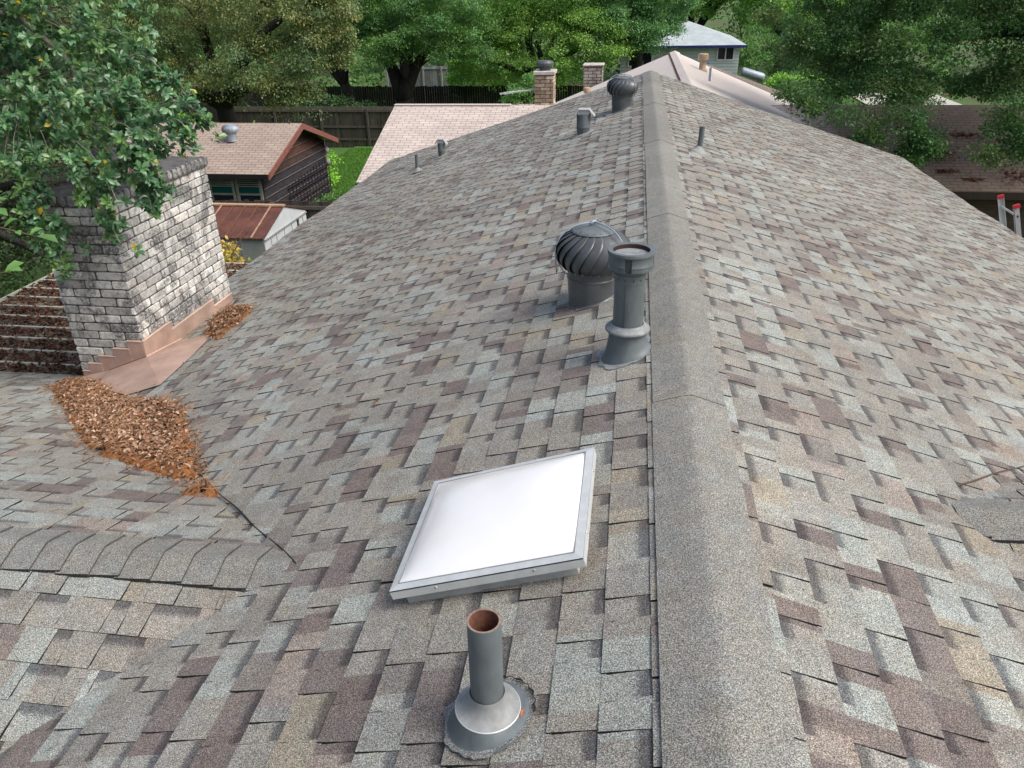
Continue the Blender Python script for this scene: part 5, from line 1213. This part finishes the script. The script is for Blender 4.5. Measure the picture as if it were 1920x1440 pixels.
tree('oak_tree', 'dense blue green tree overhanging the left end of the pale blue roof', 'tree', (-.2, 47, -5.6), (-.2, 47, -2.4), .4,
     [(-.6, 46.4, 1.2, 2.4, 2, 2.0), (1.0, 46.6, .2, 1.9, 1.6, 1.4), (-1.8, 45.6, -.4, 1.6, 1.5, 1.2), (.2, 45.6, -1.0, 1.8, 1.3, .9)], .10, 1500, 44, [(.030, .085, .035), (.040, .105, .042), (.052, .13, .045)], .42, NG, seed=5)
tree('elm_tree', 'pale yellow green tree behind the pale blue roof', 'tree', (4, 66, -5.6), (4, 66, -2), .4,
     [(1, 66, 2.0, 3.6, 3, 3.2), (5.5, 66, 1.4, 3.6, 3, 3.2), (9.5, 65, .8, 3.6, 3, 3.2)], .2, 1300, 28, G_LT+G_BRT[:1], .6, NG, seed=6)
#@@TREES@@
tree('oak_tree', 'large dark oak whose low branches hang over the end of the tan roof', 'tree', (13.2, 20.5, -5.5), (12.6, 20.8, -1.0), .42,
     [(3.5, 21.2, .95, 1.0, 1, .8), (4.0, 20.9, -.15, .85, .8, .62), (3.6, 20.4, .2, .55, .6, .5), (4.9, 20.6, -.1, 1.1, 1, .85), (6.0, 20.5, .05, 1.2, 1.1, .95), (7.6, 20.5, .1, 1.5, 1.2, 1.1), (4.8, 21.4, 1.1, 1.5, 1.3, 1.0), (6.8, 21.6, 1.6, 2.2, 1.8, 1.2), (9.2, 21, 1.0, 2.0, 1.7, 1.6),
      (3.35, 19.4, -.72, .5, .5, .30), (3.75, 19.2, -1.05, .45, .45, .25), (5.1, 19.2, -1.15, .55, .45, .4), (4.3, 19.0, -1.22, .50, .45, .30), (4.95, 18.9, -1.62, .36, .36, .30), (5.75, 18.9, -1.25, .50, .45, .50), (6.1, 18.8, -1.75, .36, .36, .38), (5.75, 18.8, -2.1, .26, .26, .26), (7.75, 18.8, -1.2, .62, .5, .62), (7.45, 18.7, -1.95, .34, .35, .32), (8.2, 18.8, -1.7, .4, .4, .4),
      (4.4, 20.3, -.70, .8, .7, .42), (5.7, 20.2, -.72, .9, .7, .45), (6.9, 20.2, -.78, .9, .7, .45), (8.2, 20.2, -.75, 1.0, .8, .5), (9.4, 20.3, -.6, 1.0, .8, .6),
      (9.0, 24, 4.0, 4.6, 3.4, 1.5), (13.0, 21, 3.4, 4, 4.5, 2.2), (8.5, 19.5, 3.6, 4.2, 3.2, 1.3)],  # unseen upper crown, added to shade the tan roof
       .070, 6200, 46, [(.028, .078, .026), (.036, .095, .030), (.022, .060, .024), (.048, .100, .030), (.052, .085, .030)], .28, NG, seed=7, shell=.35,
     tops=[(9.6, 21, 1.0), (12, 22, 3.2), (9.2, 23.5, 3.6), (7.6, 20.8, .3)])
tree('elm_tree', 'light green tree right behind the corner of the pale blue house', 'tree', (9.4, 60, -5.6), (9.4, 60, -2.5), .3,
     [(9.0, 60, 0.0, 2.6, 2, 2.2), (12.0, 60, .6, 2.8, 2, 2.4), (7.6, 61, 1.8, 2, 2, 1.8)], .18, 900, 28, G_LT, .5, NG, seed=12)

BG = 'bushes around the back yards'
bush('bush', 'bright yellow green bush behind the ridge of the garden shed', (-13.6, 28, -5.6), [(-14.0, 28, -3.6, .9, .8, .9), (-12.6, 28.2, -3.9, .8, .8, .7), (-11.7, 28, -4.3, .6, .6, .8)], .10, 420, 26, G_BRT, .3, BG)
bush('bush', 'bright green shrub left of the garden shed turbine', (-17.5, 29, -5.6), [(-17.6, 28.6, -3.4, 1.5, 1, .9), (-19.6, 28.6, -3.0, 1.3, 1, 1.1)], .10, 420, 26, G_BRT, .32, BG)
bush('bush', 'small round green bush rising behind the flat annex roof', (-5.3, 35.6, -5.6), [(-5.3, 35.6, -2.9, .75, .7, .62), (-4.8, 35.8, -2.3, .35, .4, .35)], .09, 200, 26, [(.04, .11, .03), (.055, .13, .035)], .22, BG)
bush('bush', 'yellow leaved shrub between the chimney and the metal shed', (-9.3, 14.0, -5.2), [(-8.45, 14.4, -3.35, .30, .4, .34), (-8.75, 14.2, -3.9, .55, .5, .5), (-8.3, 14.4, -3.75, .30, .4, .35), (-9.0, 13.9, -4.5, .5, .5, .4), (-8.12, 14.6, -2.92, .20, .2, .10), (-8.65, 14.5, -3.0, .22, .25, .16)], .085, 330, 22, [(.20, .15, .025), (.13, .125, .025), (.25, .20, .05), (.09, .105, .022)], .16, BG, shape='oval')
bush('bush', 'dense dark shrub behind the near side fence below the oak', (-16.5, 41, -5.6), [(-16.6, 41, -4.4, 1.8, 1, 1.1), (-14.5, 41.4, -4.7, 1.4, .9, .9)], .11, 420, 24, G_DK, .35, BG)
bush('bush', 'lime green shrub behind the dark fence right of the oak trunk', (-9.6, 48.5, -5.6), [(-9.8, 48.5, -3.4, 1.6, .9, 1.2), (-7.4, 48.5, -3.5, 1.6, .9, 1.0), (-5.0, 48.5, -3.7, 1.4, .9, .9)], .12, 500, 24, G_BRT, .4, BG)
bush('bush', 'tall mid green bush behind the right corner of the pale blue house', (8.0, 55, -5.6), [(7.2, 55, -2.6, 1.3, 1, 1.6), (9.0, 55.4, -2.2, 1.6, 1, 2.0), (11.0, 55, -2.8, 1.5, 1, 1.6)], .12, 700, 30, G_MID, .4, BG)
bush('bush', 'lime green bush at the corner of the pale blue roofed house', (8.2, 48.5, -5.6), [(8.0, 48.5, -3.9, .9, .8, .8), (9.6, 49, -4.2, 1.0, .9, .8)], .12, 220, 24, G_BRT, .3, BG)
bush('bush', 'small green climber at the foot of the shed trellis', (-10.3, 23.2, -5.6), [(-10.5, 24.4, -4.9, .25, .5, .35), (-10.4, 25.4, -4.95, .25, .6, .3)], .07, 110, 20, G_MID, .14, BG)
# shaded undergrowth on the far left
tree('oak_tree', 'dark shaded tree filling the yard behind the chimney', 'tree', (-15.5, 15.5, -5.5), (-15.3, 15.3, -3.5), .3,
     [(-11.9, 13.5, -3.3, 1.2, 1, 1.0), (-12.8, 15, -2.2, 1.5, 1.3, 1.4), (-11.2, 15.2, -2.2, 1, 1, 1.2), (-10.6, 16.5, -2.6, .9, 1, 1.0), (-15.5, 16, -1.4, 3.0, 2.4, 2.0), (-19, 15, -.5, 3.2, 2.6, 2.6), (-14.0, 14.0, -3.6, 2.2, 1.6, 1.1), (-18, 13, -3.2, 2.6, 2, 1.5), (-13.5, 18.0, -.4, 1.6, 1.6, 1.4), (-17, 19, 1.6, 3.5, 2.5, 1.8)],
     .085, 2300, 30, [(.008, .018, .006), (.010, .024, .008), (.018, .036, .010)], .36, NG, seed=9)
# far wood closing the view
bl = [(x, 57+RNG.uniform(-1, 1), -3.6, 3.2, 1.5, 2.4) for x in np.arange(-46, -1, 3.2)]+[(x, 74+RNG.uniform(-4, 6), 1+RNG.uniform(-2, 2), 6, 4, 7.5) for x in np.arange(-90, 80, 6.5)]+[(x, 60+RNG.uniform(-2, 3), -2.5, 4.5, 3, 3.6) for x in np.arange(-72, -3, 5.0)]+[(x, 63+RNG.uniform(-2, 3), -2.0, 4.5, 3, 4) for x in np.arange(10, 60, 4.5)]
V, F, c, _ = foliage(bl, .34, 5200, 24, G_DK+G_MID, 1.1, shell=.3, fill=1.0)
V2, F2, c2, _ = foliage([(x, 47+RNG.uniform(-1, 1), -4.5, 1.6, 1, 1.2) for x in np.arange(8, 15, 1.6)]+[(x, 46+RNG.uniform(-1, 1), -4.5, 1.8, 1, 1.2) for x in np.arange(21, 40, 2)], .16, 900, 26, G_DK, .5, fill=1.0)
tag(mk('hedge', V2, F2, M['leaf'], col=c2), 'dark undergrowth behind the tan house seen under the oak', 'undergrowth', kind='stuff')
tag(mk('woodland', V, F, M['leaf'], col=c), 'dense dark green woodland closing the view behind all the yards', 'woodland', kind='stuff')
